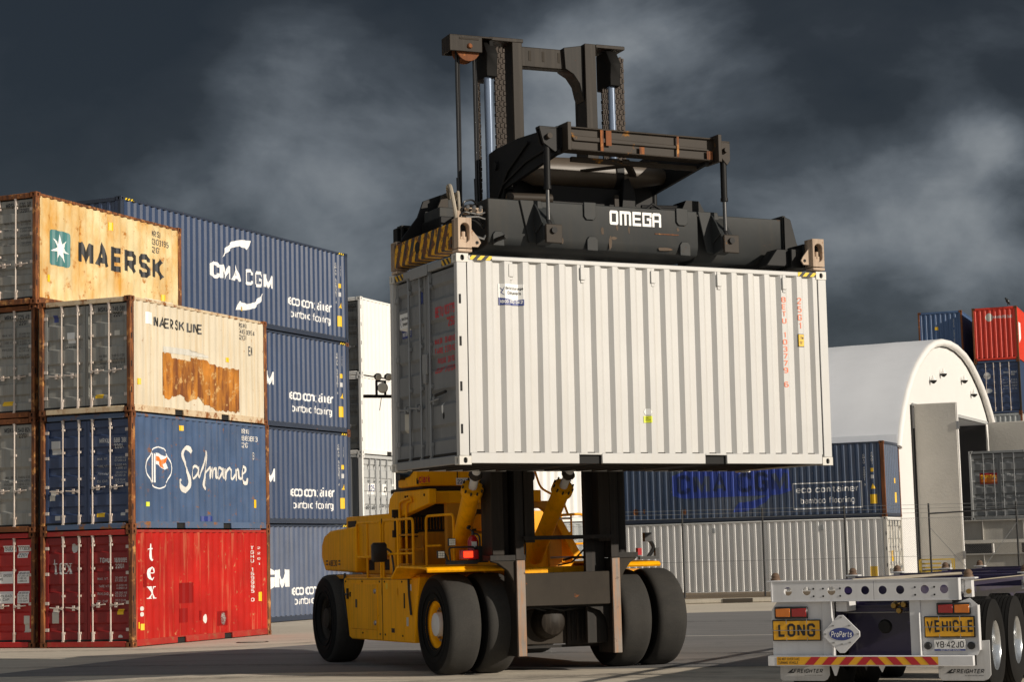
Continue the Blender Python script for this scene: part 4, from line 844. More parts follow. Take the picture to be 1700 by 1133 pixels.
P_('tyre', (.048, .046, .043), .85, spec=.12, fade=.22, streak=.3, scol=(.06, .054, .046), sscale=(1.2, 9, 1.2), grain=.25, bump=.12)
P_('tyre_side', (.0085, .0085, .0085), .75, spec=.15, fade=.2, bump=.08)
P_('chain', (.042, .030, .022), .6, metal=.1, spec=.25, fade=.3)
P_('black_plastic', (.012, .012, .012), .4, fade=.05, bump=0)
P_('hub_white', (.62, .62, .62), .4, fade=.05)
P_('extinguisher_red', (.42, .008, .012), .25, fade=.05, bump=0, coat=.5)
P_('engine_dark', (.022, .015, .008), .7, fade=.4)
P_('plate_white', (.75, .74, .72), .4, fade=.05, bump=0)
P_('led_lens', (.75, .72, .62), .2, fade=.05, bump=0)
g = bpy.data.materials.new('cab_glass'); g.use_nodes = True; _b = g.node_tree.nodes['Principled BSDF']; _b.inputs['Base Color'].default_value = (.02, .025, .03, 1); _b.inputs['Roughness'].default_value = .05; K['glass'] = g
K['tail_lit'] = emis('tail_lit', (1, .045, .01), 1.6, (.5, .02, .01))
th = thing('container_handler', 'huge yellow forklift for containers with slick black tyres and tall dark mast', 'forklift', MT)
Y_, YD = K['yellow'], K['yellow_dull']; MB_, MD = K['mast_brown'], K['mast_dark']
def tyre(x0, x1, y, rim_out=0, r=.77, rw=.36):
    w = x1 - x0; a, c = (x0, y, r), (x1, y, r)
    prof = [(rw, .10), (rw + .05, .04), (r * .72, .0), (r * .85, .005), (r * .92, .035), (r * .97, .09), (r * .994, .18), (r, .34), (r, .66), (r * .994, .82), (r * .97, .91), (r * .92, .965), (r * .85, .995), (r * .72, 1), (rw + .05, .96), (rw, .90)]
    t = MB().lathe(a, c, prof, 64, False).build('tyre', K['tyre'], th)
    t.data.materials.append(K['tyre_side'])
    for p in t.data.polygons:
        d = math.hypot(p.center.y - y, p.center.z - r)
        if d < r * .90: p.material_index = 1
    b = MB()
    for rr in (.50, .60): b.lathe((x0 - .004, y, r), (x0 + .02, y, r), [(rr, 0), (rr + .012, .3), (rr + .012, 1), (rr, 1)], 48, False)
    if rim_out:
        s = -1 if rim_out < 0 else 1; xo = x0 if s < 0 else x1
        X = lambda d: (xo - s * d, y, r)
        q = MB().lathe(X(.0), X(.30), [(rw + .035, .10), (rw + .045, .22), (rw - .01, .28), (rw - .05, .42), (rw - .075, .8), (rw - .075, 1)], 40, False); q.lathe(X(.20), X(.23), [(rw - .06, 0), (.16, 0), (.16, 1)], 40, False)
        rm = q.build('rim', Y_ if rim_out in (1, -1) else K['engine_dark'], t)
        h = MB().lathe(X(.0), X(.24), [(0.001, .12), (.13, .14), (.175, .20), (.185, .35), (.185, 1)], 28, False); h.build('hub', K['hub_white'] if rim_out in (1, -1) else K['engine_dark'], t)
        b2 = MB()
        for i in range(20):
            an = 2 * math.pi * i / 20; cy, cz = y + .25 * math.cos(an), r + .25 * math.sin(an)
            b2.cyl((xo - s * .14, cy, cz), (xo - s * .23, cy, cz), .019, seg=6)
        b2.parts('wheel_nut', K['steel'] if rim_out in (1, -1) else K['engine_dark'], t)
        b3 = MB().lathe(X(.004), X(-.002), [(.03, 0), (.03, 1)], 10)
    bb = MB()
    for rr in (.47, .57): bb.lathe((x0 - .006, y, r), (x0 + .03, y, r), [(rr, .0), (rr + .015, .0), (rr + .02, 1), (rr - .005, 1)], 48, False)
    bb.parts('sidewall_ring', K['tyre_side'], t)
    return t
tyre(-2.02, -1.48, 0, -1); tyre(-1.40, -.86, 0); tyre(.86, 1.40, 0); tyre(1.48, 2.02, 0, 1)
tyre(-2.15, -1.57, 5.15, -2); tyre(1.57, 2.15, 5.15, 2)
# chassis, axle and body
MB().box(-.85, .85, -.35, 5.2, .75, 1.42).build('chassis', K['engine_dark'], th, bevel=.02)
MB().cyl((-1.5, 0, .77), (1.5, 0, .77), .24, seg=20).build('front_axle', K['engine_dark'], th)
MB().cyl((-1.7, 5.15, .77), (1.7, 5.15, .77), .18, seg=20).build('steer_axle', K['engine_dark'], th)
b = MB(); b.lathe((-.30, -.30, .76), (-.30, -.72, .76), [(.30, 0), (.29, .2), (.25, .5), (.235, .72), (.19, .9), (.10, .98), (.001, 1)], 28); b.build('differential', K['mast_brown'], th)
MB().box(-.72, .10, -.44, -.36, .42, .96).build('axle_bracket', K['plate_grey'], th, bevel=.01)
b = MB(); b.box(.02, .56, -.50, -.40, .40, .96)
for i in range(5): b.box(.08 + .09 * i, .12 + .09 * i, -.53, -.5, .46, .9)
b.build('axle_plate', MD, th, bevel=.006)
b = MB(); b.tube([(-.85, -.5, .95), (-.6, -.62, 1.0), (-.3, -.64, .92), (.1, -.62, .97), (.5, -.55, 1.0)], .03, 8).tube([(-.7, -.55, 1.0), (-.4, -.66, .99), (-.1, -.66, .94), (.15, -.6, 1.02)], .025, 8); b.parts('hydraulic_hose', K['black_hose'], th)
MB().box(-.80, .62, -.42, -.38, .36, .40).build('axle_rod', MD, th)
MB().prism([(.62, 1.50), (4.47, 1.48), (4.40, 1.30), (4.15, .47), (4.05, .44), (.85, .46), (.80, .9)], 'x', -2.0, -.9).build('side_tank', Y_, th, bevel=.02)
MB().prism([(.62, 1.50), (4.47, 1.48), (4.15, .47), (.85, .46)], 'x', .9, 2.0).build('side_tank', Y_, th, bevel=.02)
ad = MB().box(-2.012, -1.99, 2.62, 4.00, .62, 1.38).build('access_door', Y_, th, bevel=.006)
for z in (1.26, .74): MB().lathe((-2.03, 2.72, z), (-2.0, 2.72, z), [(.035, 0), (.05, 1)], 12).build('door_latch', K['steel'], ad)
MB().box(-2.02, -2.0, 3.66, 3.74, .98, 1.12).build('door_handle', K['black_plastic'], ad)
MB().box(-2.004, -1.99, 2.365, 2.385, .47, 1.48).build('panel_seam', K['dark'], th)
b = MB(); b.box(-2.006, -1.99, 1.28, 1.33, 1.0, 1.24); b.build('grip_slot', K['dark'], th)
b = MB(); b.tube([(-2.03, 4.25, 1.20), (-2.03, 4.10, 1.20)], .02, 6).box(-2.03, -2.0, 4.15, 4.20, 1.12, 1.30).box(-2.02, -2.0, 4.02, 4.06, 1.16, 1.24); b.build('isolator_switch', K['black_plastic'], th)
Fs = flat((-2.0, 0, 0), (0, -1, 0), (0, 0, 1), .003)
for u, z, w, h, m_ in ((-1.10, 1.28, .14, .10, 'sticker_white'), (-2.2, 1.30, .10, .10, 'sticker_yellow'), (-1.95, .60, .16, .07, 'ink_black'), (-1.22, .72, .10, .14, 'patch_grey')): decal('sticker', K[m_], th, rect(), (u, z, u + w, z + h), Fs)
for y in (4.3, 3.4, 2.5, 2.25, 1.4):
    for z in (.56, 1.42): MB().cyl((-2.012, y, z), (-1.99, y, z), .016, seg=8).build('bolt', K['engine_dark'], th)
MB().box(-2.006, -1.99, .95, 4.3, 1.455, 1.465).build('panel_seam', K['dark'], th)
b = MB(); b.tube([(-2.02, 1.05, 1.50), (-2.03, 1.0, 1.2), (-2.02, .95, .9)], .018, 6).tube([(-1.98, 4.4, 1.56), (-2.02, 4.42, 1.2), (-1.98, 4.3, .8)], .02, 6).tube([(-1.2, -.5, 1.72), (-1.25, -.72, 2.1), (-1.2, -.8, 2.7), (-1.18, -.9, 3.4)], .022, 6); b.parts('hydraulic_hose', K['black_hose'], th)
MB().box(-1.95, 1.95, .75, 5.0, 1.46, 1.53).build('deck', YD, th, bevel=.01)
for s in (-1, 1):
    b = MB(); pth = [(-.66, 1.60), (-.62, 1.645), (-.4, 1.66), (.72, 1.68), (1.0, 1.50)]
    xa, xb = (-2.33, -.80) if s < 0 else (.72, 1.60)
    b.prism(pth + [(p[0] + (.03 if p[0] < 0 else -.01), p[1] - .035) for p in pth[::-1]], 'x', xa, xb); b.build('mudguard', Y_, th, bevel=.006)
b = MB(); b.prism([(4.9, 1.56), (6.70, 1.60), (6.92, 1.85), (6.90, 2.08), (6.74, 2.24), (6.40, 2.33), (4.9, 2.38)], 'x', -1.62, 1.62); cwt = b.build('counterweight', Y_, th, bevel=.05, seg=3)
MB().box(-.9, .9, 5.3, 6.5, .95, 1.56).build('rear_frame', K['engine_dark'], th)
F = flat((-1.62, 0, 0), (0, -1, 0), (0, 0, 1), .004)
decal('lettering', K['ink_black'], cwt, text_bm('48E30', .03), (-6.45, 1.68, -5.95, 1.80), F)
for u in (-6.62, -5.88):
    for z in (1.70, 1.76): decal('badge_bar', K['ink_black'], cwt, rect(), (u, z, u + .12, z + .03), F)
hd = MB().box(-1.55, 1.55, 2.95, 5.62, 1.84, 2.56).build('engine_hood', Y_, th, bevel=.03, seg=2)
MB().box(-1.565, -1.54, 5.02, 5.46, 2.06, 2.48).build('hood_vent', K['engine_dark'], hd)
MB().box(-1.556, -1.54, 3.62, 3.66, 2.26, 2.48).build('hood_seam', K['dark'], hd)
q = bmesh.new(); poly(q, [(0, 0), (1, 0), (1, 1), (0, 1)]); decal('sticker', K['sticker_lime'], hd, q, (-5.45, 1.86, -5.05, 2.02), flat((-1.56, 0, 0), (0, -1, 0), (0, 0, 1), .004))
decal('lettering', K['sticker_green'], hd, text_bm('ENVIRO', .02), (-5.40, 1.92, -5.10, 1.98), flat((-1.56, 0, 0), (0, -1, 0), (0, 0, 1), .007))
b = MB(); b.prism([(2.95, 1.84), (5.5, 1.84), (5.2, 1.53), (3.3, 1.53)], 'x', -1.40, 1.40); b.build('hood_base', YD, th, bevel=.01)
for y0_, y1_ in ((4.5, 4.95), (3.3, 4.2)): MB().box(-1.41, -1.38, y0_, y1_, 1.60, 1.78).build('hood_vent', K['dark'], th)
MB().cyl((-.5, 5.0, 2.5), (-.5, 5.0, 2.75), .07, seg=12).build('warning_beacon', K['black_plastic'], th)
# engine bay, cab support and cab
MB().box(-1.35, .95, 2.2, 2.92, 1.5, 2.22).build('engine_cover', YD, th, bevel=.02)
MB().box(-1.40, -.2, 2.0, 2.9, 2.50, 2.68).build('cooler', K['engine_dark'], th)
b = MB(); n = 26
for i in range(n): b.box(-1.75 + .055 * i, -1.75 + .055 * i + .026, 2.42, 2.45, 2.20, 2.52)
b.box(-1.78, -.30, 2.40, 2.46, 2.14, 2.26); b.box(-1.78, -.30, 2.40, 2.46, 2.47, 2.60); b.build('radiator_grille', K['engine_dark'], th)
MB().box(-1.0, 1.0, 1.35, 1.75, 1.5, 2.16).build('valve_box', Y_, th, bevel=.02)
q = [(-1.25, 1.5), (-1.02, 1.5), (-1.02, 2.28), (-.98, 2.42), (-.90, 2.52), (-.78, 2.56), (.42, 2.56), (.50, 2.50), (.54, 2.38), (.54, 1.5), (.78, 1.5), (.78, 2.68), (-1.25, 2.68)]
MB().prism(q, 'y', 1.30, 1.42).build('cab_frame', YD, th, bevel=.01)
MB().box(-1.62, .42, 1.28, 1.50, 2.66, 2.86).build('cab_crossbeam', Y_, th, bevel=.015)
MB().box(-.9, .9, .5, 1.5, 2.2, 2.3).build('tilt_frame', K['engine_dark'], th) if 0 else None
MB().prism([(1.02, 2.89), (2.70, 2.90), (2.90, 2.80), (2.97, 2.64), (2.97, 1.53), (2.66, 1.53), (2.66, 2.38), (2.5, 2.46), (1.02, 2.65)], 'x', -1.66, -1.52).build('cab_arm', Y_, th, bevel=.015)
for y in (1.2, 2.0, 2.1): MB().cyl((-1.675, y, 2.80), (-1.64, y, 2.80), .02, seg=8).build('bolt', K['dark'], th)
MB().box(-1.45, .85, 3.0, 3.3, 1.53, 2.9).build('cab_rear_frame', YD, th, bevel=.01)
cb = MB().prism([(-1.71, 2.95), (.30, 2.95), (.30, 4.40), (-1.66, 4.40)], 'y', 1.45, 2.34).build('cab', Y_, th, bevel=.04, seg=2)
MB().prism([(-1.60, 3.24), (.22, 3.26), (.22, 4.30), (-1.58, 4.30)], 'y', 1.435, 1.46).build('cab_window', K['glass'], cb)
MB().prism([(1.56, 3.20), (1.75, 3.12), (2.26, 3.07), (2.26, 4.28), (1.56, 4.28)], 'x', -1.722, -1.69).build('cab_window', K['glass'], cb)
MB().box(-1.6, .35, 1.5, 3.0, 2.88, 2.95).build('cab_mount', K['engine_dark'], th)
MB().box(-1.0, -.985, 1.444, 1.46, 2.97, 3.20).build('panel_seam', K['dark'], cb)
F = flat((0, 1.45, 0), (1, 0, 0), (0, 0, 1), .004)
decal('lettering', K['ink_red'], cb, text_bm('clark', .035), (-1.66, 3.00, -1.47, 3.12), F)
q = bmesh.new(); poly(q, [(0, 0), (1, 0), (1, .6), (.5, .6), (.5, 1), (0, .8)]); decal('emblem', K['ink_black'], cb, q, (-1.705, 2.985, -1.665, 3.09), F)
decal('lettering', K['ink_black'], cb, text_bm('equipment', .01), (-1.62, 2.975, -1.50, 2.99), F)
pl_ = MB().box(-1.02, -.69, 1.43, 1.44, 2.96, 3.075).build('number_plate', K['plate_white'], cb)
decal('lettering', K['ink_royal'], pl_, text_bm('224563', .02), (-1.0, 2.98, -.71, 3.055), flat((0, 1.43, 0), (1, 0, 0), (0, 0, 1), .003))
b = MB(); b.box(-2.34, -1.60, 2.12, 2.18, 4.44, 4.49).box(-2.13, -2.10, 2.13, 2.17, 4.49, 4.72).box(-1.98, -1.95, 2.13, 2.17, 4.49, 4.72).box(-2.13, -1.95, 2.13, 2.17, 4.70, 4.73).tube([(-2.05, 2.1, 4.44), (-2.12, 2.0, 4.22)], .006, 5); b.build('light_bar', K['black_plastic'], th)
def worklamp(x, y, z, r, d=(0, -1, 0)):
    D = Vector(d).normalized(); p = Vector((x, y, z)); o = MB().lathe(p - D * .10, p, [(r * .5, 0), (r, .6), (r * 1.05, 1)], 16).build('work_lamp', K['black_plastic'], th)
    MB().lathe(p, p + D * .012, [(r * .95, 0), (r * .8, 1)], 16).build('lens', K['led_lens'], o)
worklamp(-2.03, 2.08, 4.60, .085, (-.2, -1, -.1)); worklamp(-2.10, 2.08, 4.78, .06, (.3, -1, -.2)); worklamp(-1.92, 2.08, 4.78, .06, (.3, -1, -.2))
MB().cyl((-1.80, 2.0, 3.12), (-1.71, 2.0, 3.12), .05, seg=10).build('cab_mirror', K['black_plastic'], th)
# tilt cylinders
for x0_, x1_ in ((-1.32, -1.56), (.02, -.05)):
    p0, p1 = Vector((x0_, .75, 1.72)), Vector((x1_ - .03, -.72, 2.84)); dv = (p1 - p0)
    b = MB(); b.lathe(p0, p1, [(.10, 0), (.135, .03), (.135, .93), (.17, .931), (.17, .99), (.15, 1)], 20); c = b.build('tilt_cylinder', Y_, th)
    b = MB(); q_ = dv.normalized().to_track_quat('Z', 'Y')
    for i in range(10): a = 2 * math.pi * i / 10; w_ = q_ @ Vector((.155 * math.cos(a), .155 * math.sin(a), 0)); b.cyl(p1 + w_ - dv.normalized() * .02, p1 + w_ + dv.normalized() * .035, .016, seg=6)
    b.parts('flange_bolt', K['engine_dark'], c)
    MB().cyl(p1, p1 + dv * .32, .065, seg=14).build('piston_rod', K['hub_white'], c)
    MB().lathe(p1 + dv * .12, p1 + dv * .19, [(.07, 0), (.11, .5), (.07, 1)], 12).build('rod_clamp', K['gantry_brown'], c)
# mast: outer rails, inner rails, beams
def rail(x0, x1, y0, y1, z0, z1, front, web, name):
    b = MB(); b.box(x0, x1, y0, y0 + .05, z0, z1); f = b.build(name, front, th, bevel=.006)
    xw = x0 + .005
    b = MB(); b.box(xw, xw + .05, y0 + .05, y1 - .05, z0, z1).box(x0, x1, y1 - .05, y1, z0, z1); b.build('rail_web', web, f)
rail(-1.04, -.90, -1.05, -.55, .28, 1.72, K['mast_worn'], MD, 'outer_mast_rail'); rail(-1.04, -.90, -1.03, -.55, 1.725, 5.4, MD, MD, 'outer_mast_rail')
rail(.555, .69, -1.05, -.50, .27, 1.72, K['mast_worn'], MD, 'outer_mast_rail'); rail(.555, .69, -1.03, -.50, 1.725, 5.4, MD, MD, 'outer_mast_rail')
b = MB(); b.box(.22, .555, -.80, -.72, .42, 5.3); b.build('mast_plate', MD, th, bevel=.01)
rail(-.885, -.72, -1.04, -.62, 1.98, 9.80, MB_, MD, 'inner_mast_rail'); rail(.36, .55, -1.04, -.62, 1.98, 9.82, MB_, MD, 'inner_mast_rail')
MB().box(-.93, .60, -1.12, -1.045, 2.02, 2.08).build('mast_tie_bar', MD, th)
MB().box(-.90, .555, -1.0, -.90, 1.02, 1.52).build('mast_crossbeam', K['plate_grey'], th, bevel=.01)
MB().prism([(-.9, 1.02), (.555, 1.02), (.555, .62), (.50, .8), (.40, .92), (.2, .99), (-.9, .99)], 'y', -.9, -.86).build('mast_gusset', MD, th)
b = MB(); b.prism([(-1.42, 1.76), (-1.04, 1.76), (-1.04, 1.22), (-1.07, 1.40), (-1.16, 1.56), (-1.32, 1.68), (-1.42, 1.70)], 'y', -1.0, -.90); b.build('mast_gusset', K['plate_grey'], th, bevel=.008)
b = MB(); b.prism([(.69, 1.76), (1.0, 1.76), (1.0, 1.70), (.90, 1.65), (.78, 1.50), (.72, 1.36), (.69, 1.2)], 'y', -1.0, -.90); b.build('mast_gusset', K['plate_grey'], th, bevel=.008)
MB().box(-1.45, -.88, -1.02, -.7, 1.72, 1.80).build('mast_ledge', MD, th); MB().box(.66, 1.02, -1.02, -.7, 1.72, 1.80).build('mast_ledge', MD, th)
MB().box(-1.40, -1.20, -.98, -.55, 1.80, 5.35).build('mast_plate', MB_, th, bevel=.01)
MB().box(-1.18, -1.05, -.80, -.55, 1.80, 5.35).build('mast_plate', MD, th, bevel=.01)
for x in (-1.27, .84):
    c = MB().cyl((x, -.72, 1.8), (x, -.72, 5.5), .115, seg=18).build('lift_cylinder', MD, th)
    MB().cyl((x - .02, -1.0, 5.5), (x - .02, -1.0, 9.15), .066, seg=16).build('piston_rod', K['rod_sky_blue'], c)
    b = MB(); b.prism([(-1.12, 9.15), (-.62, 9.15), (-.62, 9.74), (-1.0, 9.74), (-1.16, 9.5), (-1.12, 9.3)], 'x', x - .09, x + .09); b.build('cylinder_head', K['mast_black'], c, bevel=.01)
def chain(x0, w, y, z0, z1):
    b = MB(); p = .085; n = int((z1 - z0) / p); m = 5
    for i in range(n):
        z = z0 + i * p
        for k in range(m):
            xa = x0 + w * k / m
            if (i + k) % 2: b.box(xa, xa + w / m * .9, y, y + .075, z, z + p * .62)
            else: b.box(xa, xa + w / m * .9, y + .012, y + .06, z - .02, z + p * .9)
    return b.build('lift_chain', K['chain'], th, smooth=False)
chain(-1.19, .17, -1.06, 5.4, 9.72); chain(-1.47, .07, -.95, 5.4, 9.2); chain(.86, .17, -1.06, 5.4, 9.72); chain(.66, .10, -1.02, 5.4, 9.2)
for x0_, x1_, z in ((-1.27, -.70, 9.74), (.55, 1.06, 9.76)): MB().box(x0_, x1_, -1.05, -.55, z, z + .06).build('mast_cap', MB_, th, bevel=.008)
MB().box(-1.28, -1.21, -1.06, -.55, 9.45, 9.738).build('mast_cheek', K['mast_black'], th, bevel=.008)
b = MB(); b.box(-.72, .38, -.92, -.72, 9.40, 9.72)
b.build('mast_top_beam', MB_, th, bevel=.012)
for x in (-.55, -.32, -.05): MB().box(x - .01, x + .03, -.925, -.919, 9.50, 9.66).build('weld_mark', K['plate_grey'], th)
MB().prism([(.02, 9.74), (.36, 9.80), (.36, 8.90), (.32, 9.0), (.28, 9.18), (.18, 9.32), (.04, 9.40)], 'y', -.98, -.66).build('mast_gusset', MD, th, bevel=.01)
b = MB(); b.box(-1.96, -1.42, -1.12, -1.09, 9.51, 9.76).box(-1.96, -1.42, -.80, -.77, 9.51, 9.76).box(-1.96, -1.24, -1.12, -.77, 9.74, 9.77).box(-1.96, -1.93, -1.09, -.80, 9.51, 9.76); sb = b.build('hose_sheave_bracket', MB_, th, bevel=.008)
MB().lathe((-1.63, -1.06, 9.57), (-1.63, -.83, 9.57), [(.19, 0), (.19, .15), (.16, .25), (.16, .75), (.19, .85), (.19, 1)], 24).build('hose_sheave', K['rust_dark'], sb)
MB().lathe((-1.63, -1.15, 9.60), (-1.63, -1.09, 9.60), [(.03, 0), (.045, .4), (.045, 1)], 12).build('sheave_pin', K['rust'], sb)
MB().box(-1.80, -1.48, -1.126, -1.119, 9.70, 9.73).build('weld_mark', K['plate_grey'], sb)
for x in (-1.79, -1.50):
    b = MB(); b.tube([(x, -.95, 9.60), (x - .01, -.97, 8.2), (x - .03, -1.02, 7.05)], .024, 8).cyl((x - .03, -1.0, 7.55), (x - .03, -1.02, 7.05), .036, seg=8); b.tube([(x + .04, -.95, 9.60), (x + .03, -.97, 8.2), (x + .0, -1.02, 7.05)], .016, 6); b.parts('hydraulic_hose', K['black_hose'], th)
b = MB(); b.box(-1.15, .95, -1.28, -1.06, 6.25, 6.55).box(-1.15, .95, -1.28, -1.06, 7.35, 7.6).box(-1.12, -.92, -1.26, -.85, 6.2, 7.7).box(.62, .82, -1.26, -.85, 6.2, 7.7).box(-.8, .5, -1.2, -1.1, 6.5, 7.4); b.parts('carriage', MD, th, bevel=.01)
MB().tube([(-1.75, -1.02, 7.1), (-1.6, -1.2, 6.92), (-1.2, -1.4, 7.0)], .03, 6).build('hydraulic_hose', K['hose_grey'], th)
# hand rails, ladder loops
def rail3(path, r=.022, m=None): return MB().tube(path, r, 8, .10).build('handrail', m or Y_, th)
X = -1.98
rail3([(X, 2.46, 1.83), (X, 3.72, 1.83), (X, 3.72, 2.41), (X, 2.46, 2.40), (X, 2.46, 1.25)]); rail3([(X, 3.16, 2.40), (X, 3.16, 1.20)])
rail3([(X, 2.34, 1.20), (X, 2.34, 2.42), (X, .90, 2.42), (X, .90, 1.52)]); rail3([(X, 2.34, 1.87), (X, .90, 1.87)], .018); rail3([(X, 1.62, 2.42), (X, 1.62, 1.20)])
for y in (3.16, 2.40, 1.62): MB().box(X - .02, X + .02, y - .04, y + .04, 1.20, 1.32).build('rail_foot', Y_, th)
X = -1.60
rail3([(X, 1.32, 1.60), (X, 1.32, 2.46), (X + .05, .22, 2.46), (X + .05, .22, 1.68)]); rail3([(X, 1.32, 1.98), (X + .02, .72, 1.98)], .018)
X = -1.70
rail3([(X, 2.30, 1.55), (X, 2.30, 2.72), (X, 1.75, 2.78), (X, 1.72, 2.70)]); rail3([(X, 1.98, 1.55), (X, 1.98, 2.70), (X + .1, 1.50, 2.76)])
b = MB()
for z in (1.68, 1.92, 2.16): b.box(-1.72, -1.45, 1.85, 2.3, z, z + .03)
b.parts('ladder_step', YD, th)
rail3([(.80, 1.5, 1.55), (.80, 1.5, 2.44), (1.28, 1.5, 2.46), (1.58, 1.5, 1.66)]); rail3([(1.05, 1.5, 2.45), (1.05, 1.5, 1.55)], .018); rail3([(.80, 1.5, 1.95), (1.45, 1.5, 1.97)], .018)
rail3([(.42, 1.6, 3.3), (.55, 1.6, 2.9), (.95, 1.6, 2.7), (1.0, 1.5, 2.44)], .02)
b = MB(); b.prism([(.52, 2.55), (.64, 2.55), (1.12, 1.72), (.98, 1.70)], 'y', 1.2, 1.26); b.build('rail_brace', Y_, th)
b = MB(); b.tube([(.5, 1.15, 2.06), (1.0, 1.15, 2.05)], .018, 6).tube([(.5, 1.15, 1.74), (1.05, 1.15, 1.74)], .018, 6).tube([(.6, 1.15, 2.38), (.9, 1.15, 2.38)], .018, 6); b.parts('ladder_step', K['steel'], th)
MB().lathe((.45, 1.9, 3.12), (.45, 1.86, 3.12), [(.10, 0), (.13, .5), (.10, 1)], 14).build('wing_mirror', K['black_plastic'], th)
b = MB(); b.prism([(-.10, -.16), (.10, -.16), (.13, -.12), (.13, .12), (.10, .16), (-.10, .16), (-.13, .12), (-.13, -.12)], 'y', -.04, .04); mm = b.build('wing_mirror', K['black_plastic'], th, bevel=.02, seg=2); mm.location = (-2.14, 2.1, 1.90)
b = MB(); b.tube([(-2.02, 2.08, 1.96), (-1.94, 2.05, 1.90), (-1.94, 1.95, 1.62), (-1.96, 1.95, 1.5)], .018, 6, .08); b.build('mirror_arm', K['black_plastic'], th)
# lamps on the left mudguard
b = MB(); b.box(-1.98, -1.48, -.56, -.50, 1.68, 1.74).tube([(-2.0, -.52, 1.85), (-1.95, -.52, 1.74), (-1.9, -.52, 1.70)], .02, 6).tube([(-1.9, -.52, 1.70), (-1.92, -.52, 1.94), (-1.50, -.52, 1.94), (-1.46, -.52, 1.70)], .014, 6, .05); b.build('lamp_bracket', K['black_plastic'], th)
def led(x, z, s=.058):
    o = MB().box(x - s, x + s, -.60, -.55, z - s, z + s).build('work_lamp', K['black_plastic'], th, bevel=.008)
    b = MB()
    for i in range(3):
        for j in range(3): b.box(x - s * .85 + i * s * .58, x - s * .85 + i * s * .58 + s * .5, -.612, -.60, z - s * .85 + j * s * .58, z - s * .85 + j * s * .58 + s * .5)
    b.build('lens', K['led_lens'], o)
led(-1.90, 2.02); led(-2.08, 1.835)
o = MB().box(-1.76, -1.46, -.58, -.52, 1.75, 1.90).build('tail_lamp', K['extinguisher_red'], th, bevel=.01); MB().box(-1.71, -1.56, -.592, -.58, 1.78, 1.875).build('lens', K['tail_lit'], o)
b = MB(); b.box(-1.48, -1.30, -.56, -.46, 1.70, 1.95); b.build('lamp_bracket', K['black_plastic'], th)
for x, y, z0, z1, r in ((-1.48, -.40, 1.69, 2.12, .085), (-.42, .3, 1.60, 2.0, .075)):
    e = MB().lathe((x, y, z0), (x, y, z1), [(r * .9, 0), (r, .04), (r, .80), (r * .75, .92), (r * .3, 1)], 18).build('fire_extinguisher', K['extinguisher_red'], th)
    b = MB(); b.cyl((x, y, z1 - .01), (x, y, z1 + .06), .025, seg=8).tube([(x, y, z1 + .05), (x - .08, y, z1 + .12)], .012, 6).lathe((x - .09, y, z1 + .10), (x - .04, y, z1 + .14), [(.02, 0), (.03, .5), (.02, 1)], 8).tube([(x, y, z1 + .03), (x + .1, y - .02, z1), (x + r + .02, y - .03, z1 - .2), (x + r + .01, y - .02, z0 + .1)], .014, 6, .08); b.build('extinguisher_valve', K['black_plastic'], e)
    MB().box(x - r * .6, x + r * .3, y - r - .004, y - r * .6, z0 + .24, z0 + .33).build('extinguisher_label', K['plate_white'], e)
    MB().lathe((x, y, z0 + .12), (x, y, z0 + .15), [(r + .006, 0), (r + .006, 1)], 18, False).build('extinguisher_strap', K['black_plastic'], e)
# lamps on the right mudguard
b = MB(); b.box(1.28, 1.62, -.56, -.5, 1.68, 1.73).tube([(1.45, -.52, 1.72), (1.56, -.52, 1.86), (1.50, -.52, 1.96), (1.44, -.52, 2.0)], .03, 6, .06).box(1.38, 1.50, -.56, -.48, 1.96, 2.10).box(1.56, 1.62, -.56, -.5, 1.73, 1.86); b.build('lamp_bracket', K['black_plastic'], th)
MB().box(1.24, 1.31, -.58, -.5, 1.75, 1.86).build('tail_lamp', K['extinguisher_red'], th)
b = MB(); b.tube([(.30, .2, 1.70), (.36, .0, 1.74), (.46, -.2, 1.74), (.5, -.3, 1.66)], .02, 6).tube([(.2, .2, 1.62), (.4, .1, 1.66), (.52, -.2, 1.9), (.52, -.4, 2.3)], .014, 6); b.parts('hydraulic_hose', K['black_hose'], th)
MB().box(-.85, .75, -.25, .7, 1.50, 1.60).build('front_deck', Y_, th, bevel=.01)
# ---------------------------------------------------------------- skeletal trailer at the lower right (x right, y forward along it, rear at y = 0)
MG = frame((5.293, 23.2, 0), -25)
P_('trailer_white', (.60, .60, .61), .45, fade=.08, streak=.25, scol=(.42, .40, .38), rust=.04)
P_('purple', (.014, .009, .042), .35, fade=.15, streak=.2, coat=.3)
P_('twistlock', (.13, .08, .05), .6, fade=.3, rust=.3, rcol=(.25, .12, .05))
P_('sign_yellow', (.72, .36, .012), .4, fade=.05, bump=0)
P_('sign_red', (.42, .012, .02), .4, fade=.05, bump=0)
P_('lens_red', (.30, .008, .008), .2, fade=.05, bump=.2, coat=.6); P_('lens_amber', (.60, .16, .01), .2, fade=.05, bump=.2, coat=.6)
P_('flap_white', (.45, .45, .45), .6, fade=.1, streak=.3, scol=(.25, .23, .2))
P_('truck_tyre', (.012, .0115, .011), .75, spec=.12, fade=.25)
P_('brass', (.35, .22, .06), .4, metal=.8, fade=.2)
tr = thing('skeletal_trailer', 'white and purple container trailer with two yellow warning signs on its rear', 'trailer', MG)
TW, PU = K['trailer_white'], K['purple']
hx = [-2.222, -1.987, -1.679, -1.471, -1.264, -1.051, -.84, -.545, -.316]; ed = [-2.42] + [(a + c) / 2 for a, c in zip(hx, hx[1:])] + [-.15]
b = MB()
